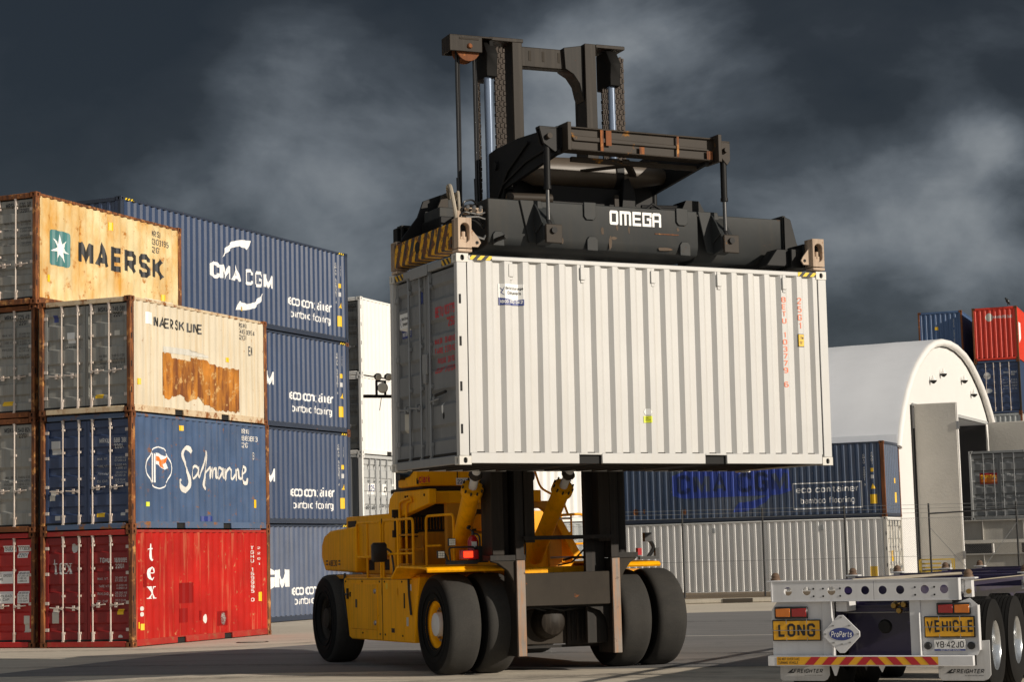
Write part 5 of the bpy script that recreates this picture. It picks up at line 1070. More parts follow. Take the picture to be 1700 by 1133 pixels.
for i, h in enumerate(hx):
    a, c = ed[i], ed[i + 1]; r_ = min(h - a, c - h)
    b.holed((h - r_, 0, 1.155), (1, 0, 0), (0, 0, 1), 2 * r_, .235, .102, .102, .008)
    if h - r_ - a > .003: b.box(a, h - r_, 0, .008, 1.155, 1.39)
    if c - h - r_ > .003: b.box(h + r_, c, 0, .008, 1.155, 1.39)
b.box(-2.42, -.15, -.01, .12, 1.39, 1.402).box(-2.42, -.15, -.01, .12, 1.145, 1.155); b.box(-2.43, -2.42, -.012, .12, 1.145, 1.402); b.box(-.15, -.14, -.012, .12, 1.145, 1.402)
b.build('rear_crossbar', TW, tr, bevel=.0)
b = MB()
for x in (-1.90, -1.78, -1.57, -.66, -.43): b.cyl((x, -.004, 1.30), (x, .002, 1.30), .012, seg=8).cyl((x, -.004, 1.21), (x, .002, 1.21), .012, seg=8)
b.parts('bolt_hole', K['dark'], tr)
for x0_, x1_ in ((-1.73, -1.59), (-.80, -.66)):
    b = MB(); b.box(x0_, x1_, .14, 12.2, 1.32, 1.35).box(x0_, x1_, .14, 12.2, .86, .89).box((x0_ + x1_) / 2 - .008, (x0_ + x1_) / 2 + .008, .14, 12.2, .89, 1.32); b.build('chassis_rail', PU, tr)
for x in (-2.36, -.12): MB().box(x - .03, x + .03, .2, 12.0, 1.30, 1.36).build('side_rail', PU, tr)
for y in (.15, 3.7, 6.2, 9.4, 12.1):
    for xa_, xb_ in (((-2.40, -.09),) if y > 1 else ((-2.40, -2.34), (-.15, -.09))): MB().box(xa_, xb_, y, y + .14, 1.22, 1.38).build('bolster', PU if y > 1 else TW, tr, bevel=.008)
    for x in (-2.44, -.07):
        b = MB(); b.box(x - .09, x + .10, y - .03, y + .16, 1.385, 1.405); b.box(x - .05, x + .05, y + .0, y + .13, 1.17, 1.385); o = b.build('twistlock_plate', TW, tr, bevel=.004)
        b = MB(); b.lathe((x, y + .065, 1.40), (x, y + .065, 1.50), [(.062, 0), (.062, .25), (.05, .35), (.055, .6), (.035, .9), (.012, 1)], 12); b.build('twistlock', K['twistlock'], o)
        MB().cyl((x + .02, y - .06, 1.24), (x + .02, y + .02, 1.24), .03, seg=8).build('locking_handle', K['brass'] if x > -1 else K['twistlock'], o)
b = MB()
for k in range(9):
    y = .9 + 1.25 * k; b.box(-1.59, -.80, y, y + .08, 1.0, 1.3)
b.parts('cross_member', PU, tr)
b = MB(); b.tube([(-.06, .3, 1.36), (-.06, 3.6, 1.36)], .008, 5).tube([(-1.5, .3, 1.39), (-.9, 3.6, 1.40)], .02, 6).tube([(-1.2, .3, 1.38), (-1.0, 3.6, 1.40)], .015, 6); b.parts('air_line', K['hose_grey'], tr)
MB().box(-1.66, -.76, .55, .95, .45, 1.10).build('underframe', PU, tr, bevel=.02)
MB().box(-1.66, -.76, .50, .56, .98, 1.04).build('underframe', PU, tr)
b = MB(); b.box(-1.66, -1.52, .10, .5, 1.02, 1.14); b.build('gusset', TW, tr, bevel=.005)
MB().lathe((-1.18, .50, .82), (-1.18, .56, .82), [(.07, 0), (.09, 1)], 16).build('drain_port', K['dark'], tr)
b = MB(); b.tube([(-1.0, .4, 1.12), (-.98, .3, 1.08), (-.90, .25, 1.10)], .02, 6).lathe((-.98, .2, 1.08), (-.98, .3, 1.08), [(.03, 0), (.045, .5), (.03, 1)], 10).lathe((-.86, .2, 1.09), (-.86, .3, 1.09), [(.03, 0), (.045, .5), (.03, 1)], 10).lathe((-.92, .2, 1.02), (-.92, .3, 1.02), [(.03, 0), (.04, .5), (.03, 1)], 10); b.parts('air_coupling', K['brass'], tr)
MB().tube([(-1.64, .3, 1.0), (-.8, .32, 1.0)], .006, 5).build('air_line', K['steel'], tr)
for x0_, x1_ in ((-1.815, -1.68), (-.745, -.615)):
    b = MB(); b.box(x0_, x1_, .03, .04, .49, 1.145).box(x1_ - .012, x1_, -.02, .12, .49, 1.145) if x0_ < -1 else b.box(x0_, x1_, .03, .04, .49, 1.145).box(x1_ - .012, x1_, -.03, .12, .49, 1.0); b.build('rear_post', TW, tr, bevel=.003)
b = MB(); b.prism([(-2.45, .50), (-1.815, .50), (-1.815, 1.145), (-2.38, 1.145), (-2.45, 1.05)], 'y', .045, .055); b.build('lamp_panel', TW, tr)
b = MB(); b.prism([(-.615, .50), (.03, .50), (.065, .56), (.065, 1.08), (-.03, 1.165), (-.24, 1.09), (-.24, 1.145), (-.615, 1.145)], 'y', .045, .055); b.box(.058, .068, .0, .12, .56, 1.08); b.build('lamp_panel', TW, tr)
def lamp(x0_, x1_, z0, z1, order):
    o = MB().box(x0_, x1_, .0, .045, z0, z1).build('tail_lamp', K['black_plastic'], tr, bevel=.01); w = (x1_ - x0_); m = .02
    for i, c in enumerate(order): MB().box(x0_ + m + i * w / 2 * .97, x0_ + w / 2 - .006 + i * w / 2 * .97, -.012, .0, z0 + .022, z1 - .022).build('lens', K[c], o, bevel=.005)
lamp(-2.405, -1.99, .944, 1.088, ('lens_amber', 'lens_red')); lamp(-.417, -.02, .972, 1.112, ('lens_red', 'lens_amber'))
def sign(x0_, x1_, z0, z1, txt):
    o = MB().box(x0_, x1_, .012, .03, z0, z1).build('warning_sign', K['ink_black'], tr, bevel=.006); F = flat((0, .012, 0), (1, 0, 0), (0, 0, 1), .003)
    decal('sign_face', K['sign_yellow'], o, rect(), (x0_ + .014, z0 + .014, x1_ - .014, z1 - .014), F)
    decal('lettering', K['ink_black'], o, text_bm(txt, .03, 1.12), (x0_ + .075 if txt == 'LONG' else x0_ + .03, z0 + .05, x1_ - .07 if txt == 'LONG' else x1_ - .025, z1 - .045), flat((0, .012, 0), (1, 0, 0), (0, 0, 1), .006))
    b = MB(); b.tube([(x0_ - .01, .0, (z0 + z1) / 2), (x1_ + .01, .0, (z0 + z1) / 2)], .004, 5)
    for x in (x0_ + .18, x1_ - .17): b.tube([(x, 0.003, z1 - .05), (x, .003, z1 + .012)], .004, 5).tube([(x, 0.003, z0 - .012), (x, .003, z0 + .04)], .004, 5)
    b.parts('sign_wire', K['steel'], o)
sign(-2.44, -1.832, .676, .93, 'LONG'); sign(-.575, .022, .706, .955, 'VEHICLE')
o = MB().box(-.467, -.098, .015, .025, .549, .684).build('number_plate', K['plate_white'], tr, bevel=.004); F = flat((0, .015, 0), (1, 0, 0), (0, 0, 1), .003)
decal('plate_band', K['ink_blue'], o, rect(), (-.465, .551, -.10, .572), F); decal('plate_text', K['ink_white'], o, text_bm('ROAD FREIGHT SERVICES', .01), (-.39, .555, -.16, .568), flat((0, .015, 0), (1, 0, 0), (0, 0, 1), .005))
decal('lettering', K['ink_black'], o, text_bm('YB\u00b742JO', .012), (-.448, .588, -.118, .668), F)
for x in (-.545, -.035): MB().lathe((x, .01, .61), (x, .05, .61), [(.03, 0), (.045, .3), (.045, 1)], 16).build('plate_lamp', K['black_plastic'], tr)
bp = MB().box(-2.49, .0, -.06, .03, .378, .50).build('rear_bumper', TW, tr, bevel=.006)
F = flat((0, -.06, 0), (1, 0, 0), (0, 0, 1), .003); F2 = flat((0, -.06, 0), (1, 0, 0), (0, 0, 1), .005)
decal('marker_strip', K['sign_yellow'], bp, rect(), (-2.377, .392, -.41, .488), F)
decal('lettering', K['ink_black'], bp, text_bm('DO NOT OVERTAKE\nTURNING VEHICLE', .015, line=.95), (-2.36, .400, -2.09, .482), F2)
for i in range(4):
    x = -2.03 + .213 * i; q = bmesh.new(); poly(q, [(x, .392), (x + .11, .392), (x + .20, .488), (x + .09, .488)]); decal('marker_stripe', K['sign_red'], bp, q, (x, .392, x + .20, .488), F2)
for i in range(4):
    x = -1.24 + .213 * i; w = .20 if i < 3 else .19; q = bmesh.new(); poly(q, [(x + .09, .392), (x + .20, .392), (x + .11, .488), (x, .488)]); decal('marker_stripe', K['sign_red'], bp, q, (x, .392, x + w, .488), F2)
# placard
b = MB(); b.prism([(-.03, -.225), (.03, -.225), (.225, -.03), (.225, .03), (.03, .225), (-.03, .225), (-.225, .03), (-.225, -.03)], 'y', -.035, -.022); pc = b.build('placard', TW, tr, bevel=.003); pc.location = (-1.565, 0, .757)
F = flat((0, -.035, 0), (1, 0, 0), (0, 0, 1), .003); decal('emblem_oval', K['ink_blue'], pc, disc(28), (-.15, -.075, .15, .075), F)
F = flat((0, -.035, 0), (1, 0, 0), (0, 0, 1), .005); q = text_bm('ProParts', .02)
for v in q.verts: v.co.x += .2 * v.co.y
decal('lettering', K['ink_white'], pc, q, (-.128, -.038, .128, .034), F)
b = MB()
for dx, dz in ((.10, .10), (-.10, .10), (.10, -.10), (-.10, -.10), (0, .2), (0, -.12), (.2, 0), (-.2, 0)): b.box(dx - .014, dx + .014, -.043, -.036, dz - .008, dz + .008)
b.parts('placard_clip', K['steel'], pc)
def flap(pts, tx):
    o = MB().prism(pts, 'y', .10, .112).build('mudflap', K['flap_white'], tr, bevel=.003); F = flat((0, .10, 0), (1, 0, 0), (0, 0, 1), .003)
    q = text_bm('FREIGHTER', .03)
    for v in q.verts: v.co.x += .25 * v.co.y
    decal('lettering', K['ink_black'], o, q, (tx + .06, .285, tx + .43, .335), F)
    q = bmesh.new(); poly(q, [(0, 0), (1, 0), (1, .3), (.6, .3), (.95, 1), (.75, 1)]); decal('emblem', K['ink_black'], o, q, (tx - .02, .285, tx + .07, .335), F)
    q = text_bm('by MAXITRANS GROUP', .02); decal('lettering', K['ink_black'], o, q, (tx + .20, .252, tx + .42, .266), F)
flap([(-2.39, .378), (-1.77, .378), (-1.77, .26), (-1.80, .21), (-1.84, .19), (-2.36, .19), (-2.39, .22)], -2.28)
flap([(-.45, .378), (.0, .378), (.005, .66), (.165, .67), (.165, .27), (.13, .22), (.08, .20), (-.41, .20), (-.45, .24)], -.34)
b = MB(); b.prism([(-1.72, .378), (-1.62, .378), (-1.66, .26), (-1.68, .26)], 'y', .0, .02).prism([(-1.14, .378), (-1.06, .378), (-1.10, .30)], 'y', .0, .02); b.parts('bumper_stay', TW, tr)
def twheel(x0, x1, y, side):
    r = .56; w = x1 - x0; b = MB()
    pf = [(.30, .06), (.34, .0), (.44, -.01), (.50, .02), (.535, .08)]
    for k in range(5):
        t = .10 + .16 * k; pf += [(r, t), (r, t + .12), (r - .012, t + .125), (r - .012, t + .155)]
    pf += [(r, .90), (.535, .94), (.50, .98), (.44, 1.01), (.34, 1.0), (.30, .94)]
    t = b.lathe((x0, y, r), (x1, y, r), pf, 48, False).build('tyre', K['truck_tyre'], tr)
    if side:
        xo = x1 if side > 0 else x0; d = -side
        m = MB().lathe((xo + d * .02, y, r), (xo + d * .24, y, r), [(.305, 0), (.29, .05), (.275, .25), (.265, .75), (.20, .80), (.17, .95), (.001, .95)], 36, False); rm = m.build('rim', K['chrome'], t)
        m = MB().lathe((xo + d * .20, y, r), (xo + d * .06, y, r), [(.13, 0), (.12, .7), (.07, .95), (.001, 1)], 20, False)
        for i in range(10): a = 2 * math.pi * i / 10; m.cyl((xo + d * .20, y + .165 * math.cos(a), r + .165 * math.sin(a)), (xo + d * .14, y + .165 * math.cos(a), r + .165 * math.sin(a)), .018, seg=6)
        m.build('hub', K['chrome'], rm)
for y in (1.10, 2.45, 3.80):
    twheel(-.24, .055, y, 1); twheel(-.58, -.285, y, 0); twheel(-2.45, -2.155, y, -1); twheel(-2.11, -1.815, y, 0)
    MB().cyl((-2.2, y, .56), (-.3, y, .56), .065, seg=12).build('axle', PU, tr)
# front support so the trailer stands
for x in (-1.75, -.65): MB().box(x - .07, x + .07, 10.2, 10.34, .0, 1.3).build('landing_leg', PU, tr)

# ---------------------------------------------------------------- background boxes
GW = 'white containers stacked behind the forklift'
for i, (lab, nm) in enumerate((('grey container on the ground at the foot of the white stack behind the forklift', 'grey_far'), None, ('sunlit white container second from top of the white stack', 'white_far'), ('sunlit white container on top of the white stack', 'white_far')) if True else ()) if False else []: pass
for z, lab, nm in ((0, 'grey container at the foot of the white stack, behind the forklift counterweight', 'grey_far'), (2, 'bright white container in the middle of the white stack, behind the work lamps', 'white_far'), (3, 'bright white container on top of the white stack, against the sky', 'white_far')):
    c = Box(lab, stk((-5.0 + .02 * (z % 2), 64.4), 67, z * 2.612), 6.058, 2.608, nm, GW, trim=nm, post=nm, door_paint='grey_door', rod_mat='rod_clean')  # grey door ends: shade on the white boxes' end is in the colour
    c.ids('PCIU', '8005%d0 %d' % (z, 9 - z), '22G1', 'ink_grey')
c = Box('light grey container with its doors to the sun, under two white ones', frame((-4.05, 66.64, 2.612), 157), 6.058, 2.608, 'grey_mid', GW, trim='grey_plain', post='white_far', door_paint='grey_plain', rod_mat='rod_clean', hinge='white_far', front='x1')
c.end('sticker', 'sticker_white', rect(), (.5, 1.30, 1.10, 1.66)); c.end('lettering', 'ink_blue', text_bm('D25', .02), (.55, 1.40, .98, 1.60), off=.005); c.end('sticker', 'sticker_white', rect(), (1.55, 1.30, 1.95, 1.66)); q = bmesh.new(); ribbon(q, [(math.cos(a), math.sin(a)) for a in [2 * math.pi * i / 16 for i in range(16)]], .5, 0, True); c.end('emblem', 'ink_black', q, (1.66, 1.38, 1.86, 1.58), off=.005)
GM = 'containers seen through the mast'
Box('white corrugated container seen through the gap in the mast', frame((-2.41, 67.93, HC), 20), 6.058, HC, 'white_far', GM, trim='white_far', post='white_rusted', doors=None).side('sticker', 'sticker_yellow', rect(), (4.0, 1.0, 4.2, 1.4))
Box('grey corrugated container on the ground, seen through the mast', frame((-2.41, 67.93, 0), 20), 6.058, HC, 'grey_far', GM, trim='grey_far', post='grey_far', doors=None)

MK = lambda z: frame((14.044 - 12.192 * math.cos(R(24.75)), 74.963 + 12.192 * math.sin(R(24.75)), z), -24.75)
GK = 'containers along the fence beside the white shelter'
kb = Box(deep=True, label='long navy container with white lettering in a box, beside the white shelter', M=MK(HC), L=12.192, H=HC, paint='navy_gloss', group=GK, trim='navy_trim', post='rust_dark', doors=None, cast='rust_dark')
q = bmesh.new(); poly(q, [(0, .1), (.1, 0), (.9, .02), (1, .15), (.98, .85), (.8, 1), (.12, .96), (0, .8)]); kb.side('repaint_patch', 'repaint_blue', q, (3.6, 3.85 - HC, 8.5, 5.0 - HC))
kb.side('lettering', 'navy', text_bm('CMA CGM', .04), (3.78, 4.02 - HC, 8.38, 4.86 - HC), label='ghost of painted-over lettering')
q = bmesh.new(); poly(q, [(0, 0), (.3, .02), (.6, .25), (.85, .55), (1, 1), (.7, .75), (.45, .6), (.15, .55), (.05, .3)]); kb.side('emblem_arc', 'repaint_blue', q, (6.1, 3.25 - HC, 7.7, 3.92 - HC))
q = bmesh.new(); ribbon(q, [(8.56, 3.30), (11.26, 3.30), (11.26, 4.27), (8.56, 4.27)], .04, 0, True); kb.side('lettering_frame', 'ink_white', q, (8.54, 3.27 - HC, 11.28, 4.29 - HC))
kb.side('lettering', 'ink_white', text_bm('eco container', .02), (8.68, 3.90 - HC, 11.14, 4.14 - HC)); kb.side('lettering', 'ink_white', text_bm('bamboo flooring', .004), (8.85, 3.42 - HC, 10.98, 3.72 - HC))
kb.side('sticker', 'sticker_yellow', rect(), (11.58, 3.40 - HC, 11.85, 3.76 - HC)); q = bmesh.new(); poly(q, [(0, 0), (1, 0), (.5, 1)]); kb.side('sticker', 'sticker_yellow', q, (11.62, 3.97 - HC, 11.82, 4.17 - HC)); kb.side('sticker', 'sticker_yellow', rect(), (11.64, 4.62 - HC, 11.76, 4.76 - HC)); kb.side('sticker', 'ink_offwhite', rect(), (11.64, 4.36 - HC, 11.76, 4.5 - HC))
kb.side('lettering', 'ink_offwhite', text_bm('\n'.join('CMAU 460821 3'), .02, line=.85), (11.35, 4.1 - HC, 11.45, 5.3 - HC)); kb.side('lettering', 'ink_offwhite', text_bm('\n'.join('45G1'), .02, line=.85), (11.68, 4.9 - HC, 11.76, 5.4 - HC))
for bx in ((1.9, .35, 2.1, .62), (2.3, .40, 2.42, .60), (4.0, .30, 4.15, .55)): kb.side('rust_spot', 'rust', disc(7), bx)
kb.wall('sticker', 'sticker_yellow', rect(), (1.5, 1.3, 1.7, 1.5), 'x1'); kb.wall('sticker', 'sticker_yellow', rect(), (1.55, .55, 1.85, .95), 'x1')
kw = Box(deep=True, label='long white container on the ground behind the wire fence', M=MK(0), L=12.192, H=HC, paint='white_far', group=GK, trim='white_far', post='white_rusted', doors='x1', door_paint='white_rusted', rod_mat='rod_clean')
kw.side('sticker', 'sticker_yellow', rect(), (11.48, .62, 11.76, 1.03)); kw.end('sticker', 'sticker_yellow', rect(), (.8, 1.2, 1.1, 1.6), 'x1')
for x in (1.2, 3.3): kw.side('sticker', 'sticker_yellow', rect(), (x, .30, x + .3, .40))
for x in (.6, 5.2, 9.6): MB().box(x, x + .12, .0, .03, 2.45, 2.65).build('air_vent', K['grey_far'], kw.root, bevel=.01)

gx = Box('dark grey container with an orange sticker, raised on stacked steel beams', stk((21.35, 82.0), 67.7, 2.76), 6.058, HC, 'grey_mid', None, trim='grey_mid', post='grey_plain', door_paint='grey_mid', rod_mat='rod_clean', hinge='grey_plain', cast='grey_plain')
gx.end('sticker', 'sign_red', rect(), (.42, 1.50, 1.16, 1.96)); gx.end('sticker', 'lens_amber', rect(), (.45, 1.53, 1.13, 1.86), off=.005); gx.end('lettering', 'sticker_yellow', text_bm('CAPITAL', .03), (.46, 1.72, 1.12, 1.90), off=.007)
gx.ids('PDLU', '200015 4', '22G1', 'ink_offwhite', z=1.80, weights=False)

GR = 'far containers beyond the white shelter'
FY, FH = 69, 2.945
labs = [('far blue container, one level from the ground, left column behind the shelter', 'far dark container, one level from the ground, right column behind the shelter'), None]
for col, ox, oy in ((0, 25.02, 108.5), (1, 27.72, 107.1)):
    for lv in (3, 4):
        lab, pm, dr = {(0, 3): ('far blue container under the top blue one, half behind the shelter roof', 'blue_far', None), (0, 4): ('far blue container at the top of the stack over the shelter roof', 'blue_far', None), (1, 3): ('far navy container with closed doors, under the bright red one', 'navy', 'x0'), (1, 4): ('far bright red container at the top, with a bird on it', 'orange_red', None)}[(col, lv)]
        c = Box(lab, stk((ox, oy), FY, lv * FH), 12.192, FH - .006, pm, GR, trim=pm, post='rust_dark' if pm != 'navy' else 'gantry_brown', doors=dr, door_paint='navy_door', rod_mat='rod', cast='rust_dark', detail=False)
        if (col, lv) == (1, 4):
            c.wall('emblem', 'patch_grey', disc(12), (.72, 2.15, 1.12, 2.62)); c.wall('lettering', 'ink_offwhite', text_bm('HAMBURG S\u00dcD', .03), (1.14, 2.30, 2.16, 2.48))
            q = bmesh.new(); poly(q, [(0, 0), (.9, .3), (1, 1), (0, 1)]); c.side('lettering', 'ink_white', q, (.5, .9, 1.5, 2.1))
        elif pm == 'navy': c.ids('CMAU', '301945 1', '45G1', 'ink_offwhite', z=2.2); c.end('emblem', 'ink_offwhite', disc(12), (.45, 1.9, .85, 2.3)); c.end('emblem', 'ink_offwhite', disc(12), (.5, 1.15, .9, 1.4))
        else:
            c.wall('sticker', 'sticker_yellow', rect(), (.92, 1.9, 1.10, 2.08), 'x0'); c.wall('lettering', 'ink_offwhite', text_bm('\n'.join('APZU 452166 3'), .02, line=.85), (1.92, .9, 2.0, 2.5))
    for lv in (0, 1, 2):
        lab = 'far %s container, %s level of the %s column behind the shelter' % (('blue', 'grey')[col], ('ground', 'second', 'third')[lv], ('left', 'right')[col])
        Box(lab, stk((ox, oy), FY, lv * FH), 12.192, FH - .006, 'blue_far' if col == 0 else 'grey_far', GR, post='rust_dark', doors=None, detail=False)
# bird perched on the red container
b = MB(); P0 = Vector((27.25, 107.2, 5 * FH))
b.lathe(P0 + Vector((.16, 0, .04)), P0 + Vector((-.10, 0, .46)), [(.012, 0), (.03, .12), (.075, .32), (.095, .52), (.085, .68), (.055, .78), (.058, .86), (.045, .95), (.01, 1)], 14)
b.cyl(P0 + Vector((-.09, 0, .43)), P0 + Vector((-.17, 0, .42)), .016, .003, 8); b.cyl(P0 + Vector((.02, .03, .0)), P0 + Vector((.02, .03, .17)), .012, seg=6); b.cyl(P0 + Vector((.02, -.03, .0)), P0 + Vector((.02, -.03, .17)), .012, seg=6)
o = b.build('bird', K['black_plastic']); tag(o, 'small black bird perched on the edge of the far red container', 'bird')

# ---------------------------------------------------------------- fabric shelter
P_('fabric', (.92, .94, .98), .55, fade=.03, streak=.12, scol=(.74, .76, .80), sscale=(.6, .6, 3), bump=.1)
P_('fabric_front', (.92, .91, .89), .55, fade=.02, bump=.05)
P_('leaf_fabric', (.47, .45, .41), .5, fade=.06, bump=.5)
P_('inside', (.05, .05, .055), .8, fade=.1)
nt = K['fabric'].node_tree; _p = nt.nodes['Principled BSDF']; _t = nt.nodes.new('ShaderNodeBsdfTranslucent'); _t.inputs[0].default_value = (.85, .84, .82, 1); _m = nt.nodes.new('ShaderNodeMixShader'); _m.inputs[0].default_value = .18
nt.links.new(_p.outputs[0], _m.inputs[1]); nt.links.new(_t.outputs[0], _m.inputs[2]); nt.links.new(_m.outputs[0], nt.nodes['Material Output'].inputs[0])
nt = K['fabric_front'].node_tree; _p = nt.nodes['Principled BSDF']; _t = nt.nodes.new('ShaderNodeBsdfTranslucent'); _t.inputs[0].default_value = (.9, .88, .84, 1); _m = nt.nodes.new('ShaderNodeMixShader'); _m.inputs[0].default_value = .22
nt.links.new(_p.outputs[0], _m.inputs[1]); nt.links.new(_t.outputs[0], _m.inputs[2]); nt.links.new(_m.outputs[0], nt.nodes['Material Output'].inputs[0])
sh = thing('fabric_shelter', 'big white arched fabric shelter with tall open doors', 'shelter', frame((14.044, 74.963, 0), -24.75))
D = [(0, 0), (1.5, .06), (3, .26), (4.3, .58), (5.4, .98), (6.5, 1.45), (7.5, 2.0), (8.4, 2.65), (9.2, 3.4), (9.8, 4.15), (10.25, 4.95)]
ZA, YC = 10.72, 12.45
arc = [(YC - d, ZA - p) for d, p in D[::-1]] + [(YC + d, ZA - p) for d, p in D[1:]]
rows = []
for i in range(61):
    x = -24.0 * i / 60; t = (i % 30) / 30; s = 1 - .022 * math.sin(math.pi * t) ** 2 * (1 if i > 30 else .25) - .0022 * abs(math.sin(math.pi * i / 5))
    rows.append([(x, YC + (y - YC) * (1 - (1 - s) * .5), 5.77 + (z - 5.77) * s) for y, z in arc])
MB().sheet(rows).build('roof_cover', K['fabric'], sh)
b = MB(); b.sheet([[(-24 * i / 40, 2.19 - .02 * (i % 2) - .05 * dz, 5.78 + .35 * (1 - dz)) for i in range(41)] for dz in (0, .5, 1)]); b.build('skirt', K['fabric'], sh)
b = MB(); path = [(.0, YC + (y - YC) * .985, z - .15) for y, z in arc]; b.tube(path, .16, 10); b.build('front_arch', K['fabric_front'], sh)
y0_, y1_, zh = 5.4, 20.15, 7.46
inner = [(YC + (y - YC) * .985, 5.8 + (z - 5.8) * .985) for y, z in arc]
b = MB()
zat = lambda y: interp([p[0] for p in inner], [p[1] for p in inner], y)
xg = -.12
ys_ = [inner[0][0]] + [inner[0][0] + (inner[-1][0] - inner[0][0]) * i / 60 for i in range(1, 60)] + [inner[-1][0]]
ys_ = sorted(set(ys_ + [y0_, y1_]))
for a, c in zip(ys_, ys_[1:]):
    lo = zh if (a >= y0_ - 1e-6 and c <= y1_ + 1e-6) else 0
    b.face([(xg, a, lo), (xg, c, lo), (xg, c, max(zat(c), lo)), (xg, a, max(zat(a), lo))])
b.build('gable_wall', K['fabric_front'], sh, smooth=False)
MB().tube([(xg + .02, y, z) for y, z in [(YC + (y - YC) * .93, 5.8 + (z - 5.8) * .94) for y, z in arc]], .035, 6).build('gable_seam', K['gasket'], sh)
MB().box(xg - .05, xg + .10, y0_ - .1, y1_ + .1, zh - .06, zh + .08).build('door_header', K['grey_plain'], sh)
b = MB(); b.box(-24.1, -24.0, 2.2, 22.7, 0, 10.3).box(-24, -.3, 21.3, 21.36, 0.03, 7.45).box(-24, -.2, 2.46, 2.5, 0, 5.8).box(-23.9, -.3, 2.6, 22.5, 0.012, .02); b.parts('doorway_dark_panel', K['inside'], sh)  # near-black panels added inside to keep the open doorway dark
b = MB()
for x in (-6, -12, -18): b.tube([(x, YC + (y - YC) * .96, 5.8 + (z - 5.8) * .94) for y, z in arc], .06, 6)
b.parts('arch_rib', K['steel'], sh)
for yy, L_ in ((y0_ - .05, 1.72), (y1_ + .1, 2.3)):
    n = 14; b = MB(); b.box(.0, L_, yy - .12, yy + .06, .08, zh + .02); lf = b.build('door_leaf', K['leaf_fabric'], sh, bevel=.03)
    MB().box(L_ + .001, L_ + .03, yy - .10, yy + .04, .1, zh).build('leaf_edge', K['fabric_front'], lf)
    for z in (1.2, 6.4): MB().box(L_ - .02, L_ + .06, yy - .16, yy + .08, z, z + .3).build('leaf_latch', K['steel'], lf)
MB().box(xg + .0, xg + .06, y0_ - .32, y0_ - .20, .1, zh).build('door_track', K['gasket'], sh)
for y, z in ((8.88, 8.71), (10.92, 9.14), (15.2, 9.15), (17.16, 8.65)):
    o = MB().lathe((.04, y, z + .22), (.04, y, z), [(.03, 0), (.07, .5), (.13, 1)], 18).build('gable_lamp', K['fabric_front'], sh)
    MB().lathe((.04, y, z - .001), (.04, y, z - .14), [(.15, 0), (.13, .4), (.04, 1)], 18).build('lamp_shade', K['gasket'], o)

# ---------------------------------------------------------------- stacked steel beams, yellow crate, fence
P_('beam_grey', (.40, .385, .35), .6, fade=.12, streak=.3, scol=(.25, .22, .18), rust=.12)
GBm = 'steel beams stacked under the grey container'
for z0, z1, lab in ((1.77, 2.755, 'pale grey steel beam directly under the dark grey container'), (.42, 1.375, 'pale grey steel beam lower in the pile, behind the fence')):
    t = thing('steel_beam', lab, 'steel beam', frame((17.85, 82.4, z0), -22.3), GBm); h = z1 - z0; Lb = 9.0
    b = MB(); b.box(0, Lb, -.15, .15, 0, .05).box(0, Lb, -.15, .15, h - .05, h).box(0, Lb, -.012, .012, .05, h - .05); b.build('beam_body', K['beam_grey'], t)
    for x in (.0, 1.55, 3.2, 5, 7): MB().box(x, x + .03, -.14, -.012, .05, h - .05).build('stiffener', K['beam_grey'], t)
    MB().box(.35, Lb - .2, -.17, -.151, .02, .16).build('flange_lip', K['white_rusted'], t) if z0 > 1 else None
for i, (x, z0, z1) in enumerate(((.5, 1.375, 1.77), (3.4, 1.375, 1.77), (6.8, 1.375, 1.77), (.5, 0, .42), (3.4, 0, .42), (6.8, 0, .42))):
    M = frame((17.85, 82.4, 0), -22.3); o = MB().box(-.3, .3, -.12, .12, 0, z1 - z0).build('timber_block', K['gantry_brown'], None, bevel=.01); o.matrix_world = M @ Matrix.Translation((x, 0, z0))
    tag(o, 'dark timber block between the two steel beams' if z0 > 1 else 'dark timber block under the lower steel beam', 'timber block', 'timber blocks in the beam pile')
b = MB(); b.box(.0, Lb, -1.9, -1.7, .0, .05) if 0 else None
cg = thing('wire_crate', 'yellow wire crate standing beside the pile of steel beams', 'crate', frame((14.32, 70.3, 0), -8))
K['crate_yellow'] = mat('crate_yellow', (.55, .36, .02), .6, rust=.1)
b = MB()
for x in (0, 1.15):
    for y in (0, .9): b.box(x - .025, x + .025, y - .025, y + .025, 0, 1.28)
for y in (0, .9): b.box(0, 1.15, y - .02, y + .02, 1.24, 1.28).box(0, 1.15, y - .02, y + .02, .1, .15)
for x in (0, 1.15): b.box(x - .02, x + .02, 0, .9, 1.24, 1.28).box(x - .02, x + .02, 0, .9, .1, .15)
b.build('crate_frame', K['crate_yellow'], cg)
b = MB()
for k in range(7): b.box(.03, .70, -.015, .0, .25 + .14 * k, .31 + .14 * k)
b.build('crate_slats', K['crate_yellow'], cg)
b = MB(); b.box(.05, 1.1, .1, .85, .15, .9).box(.75, .85, -.01, .05, .3, 1.1).box(.92, 1.0, -.01, .05, .3, 1.1); b.build('crate_load', K['engine_dark'], cg)
for k in range(3): MB().box(.74 + .13 * k, .80 + .13 * k, -.03, -.012, .55 + .1 * k, .9 + .1 * k).build('crate_tag', K['red_bright'] if k % 2 else K['white_far'], cg)

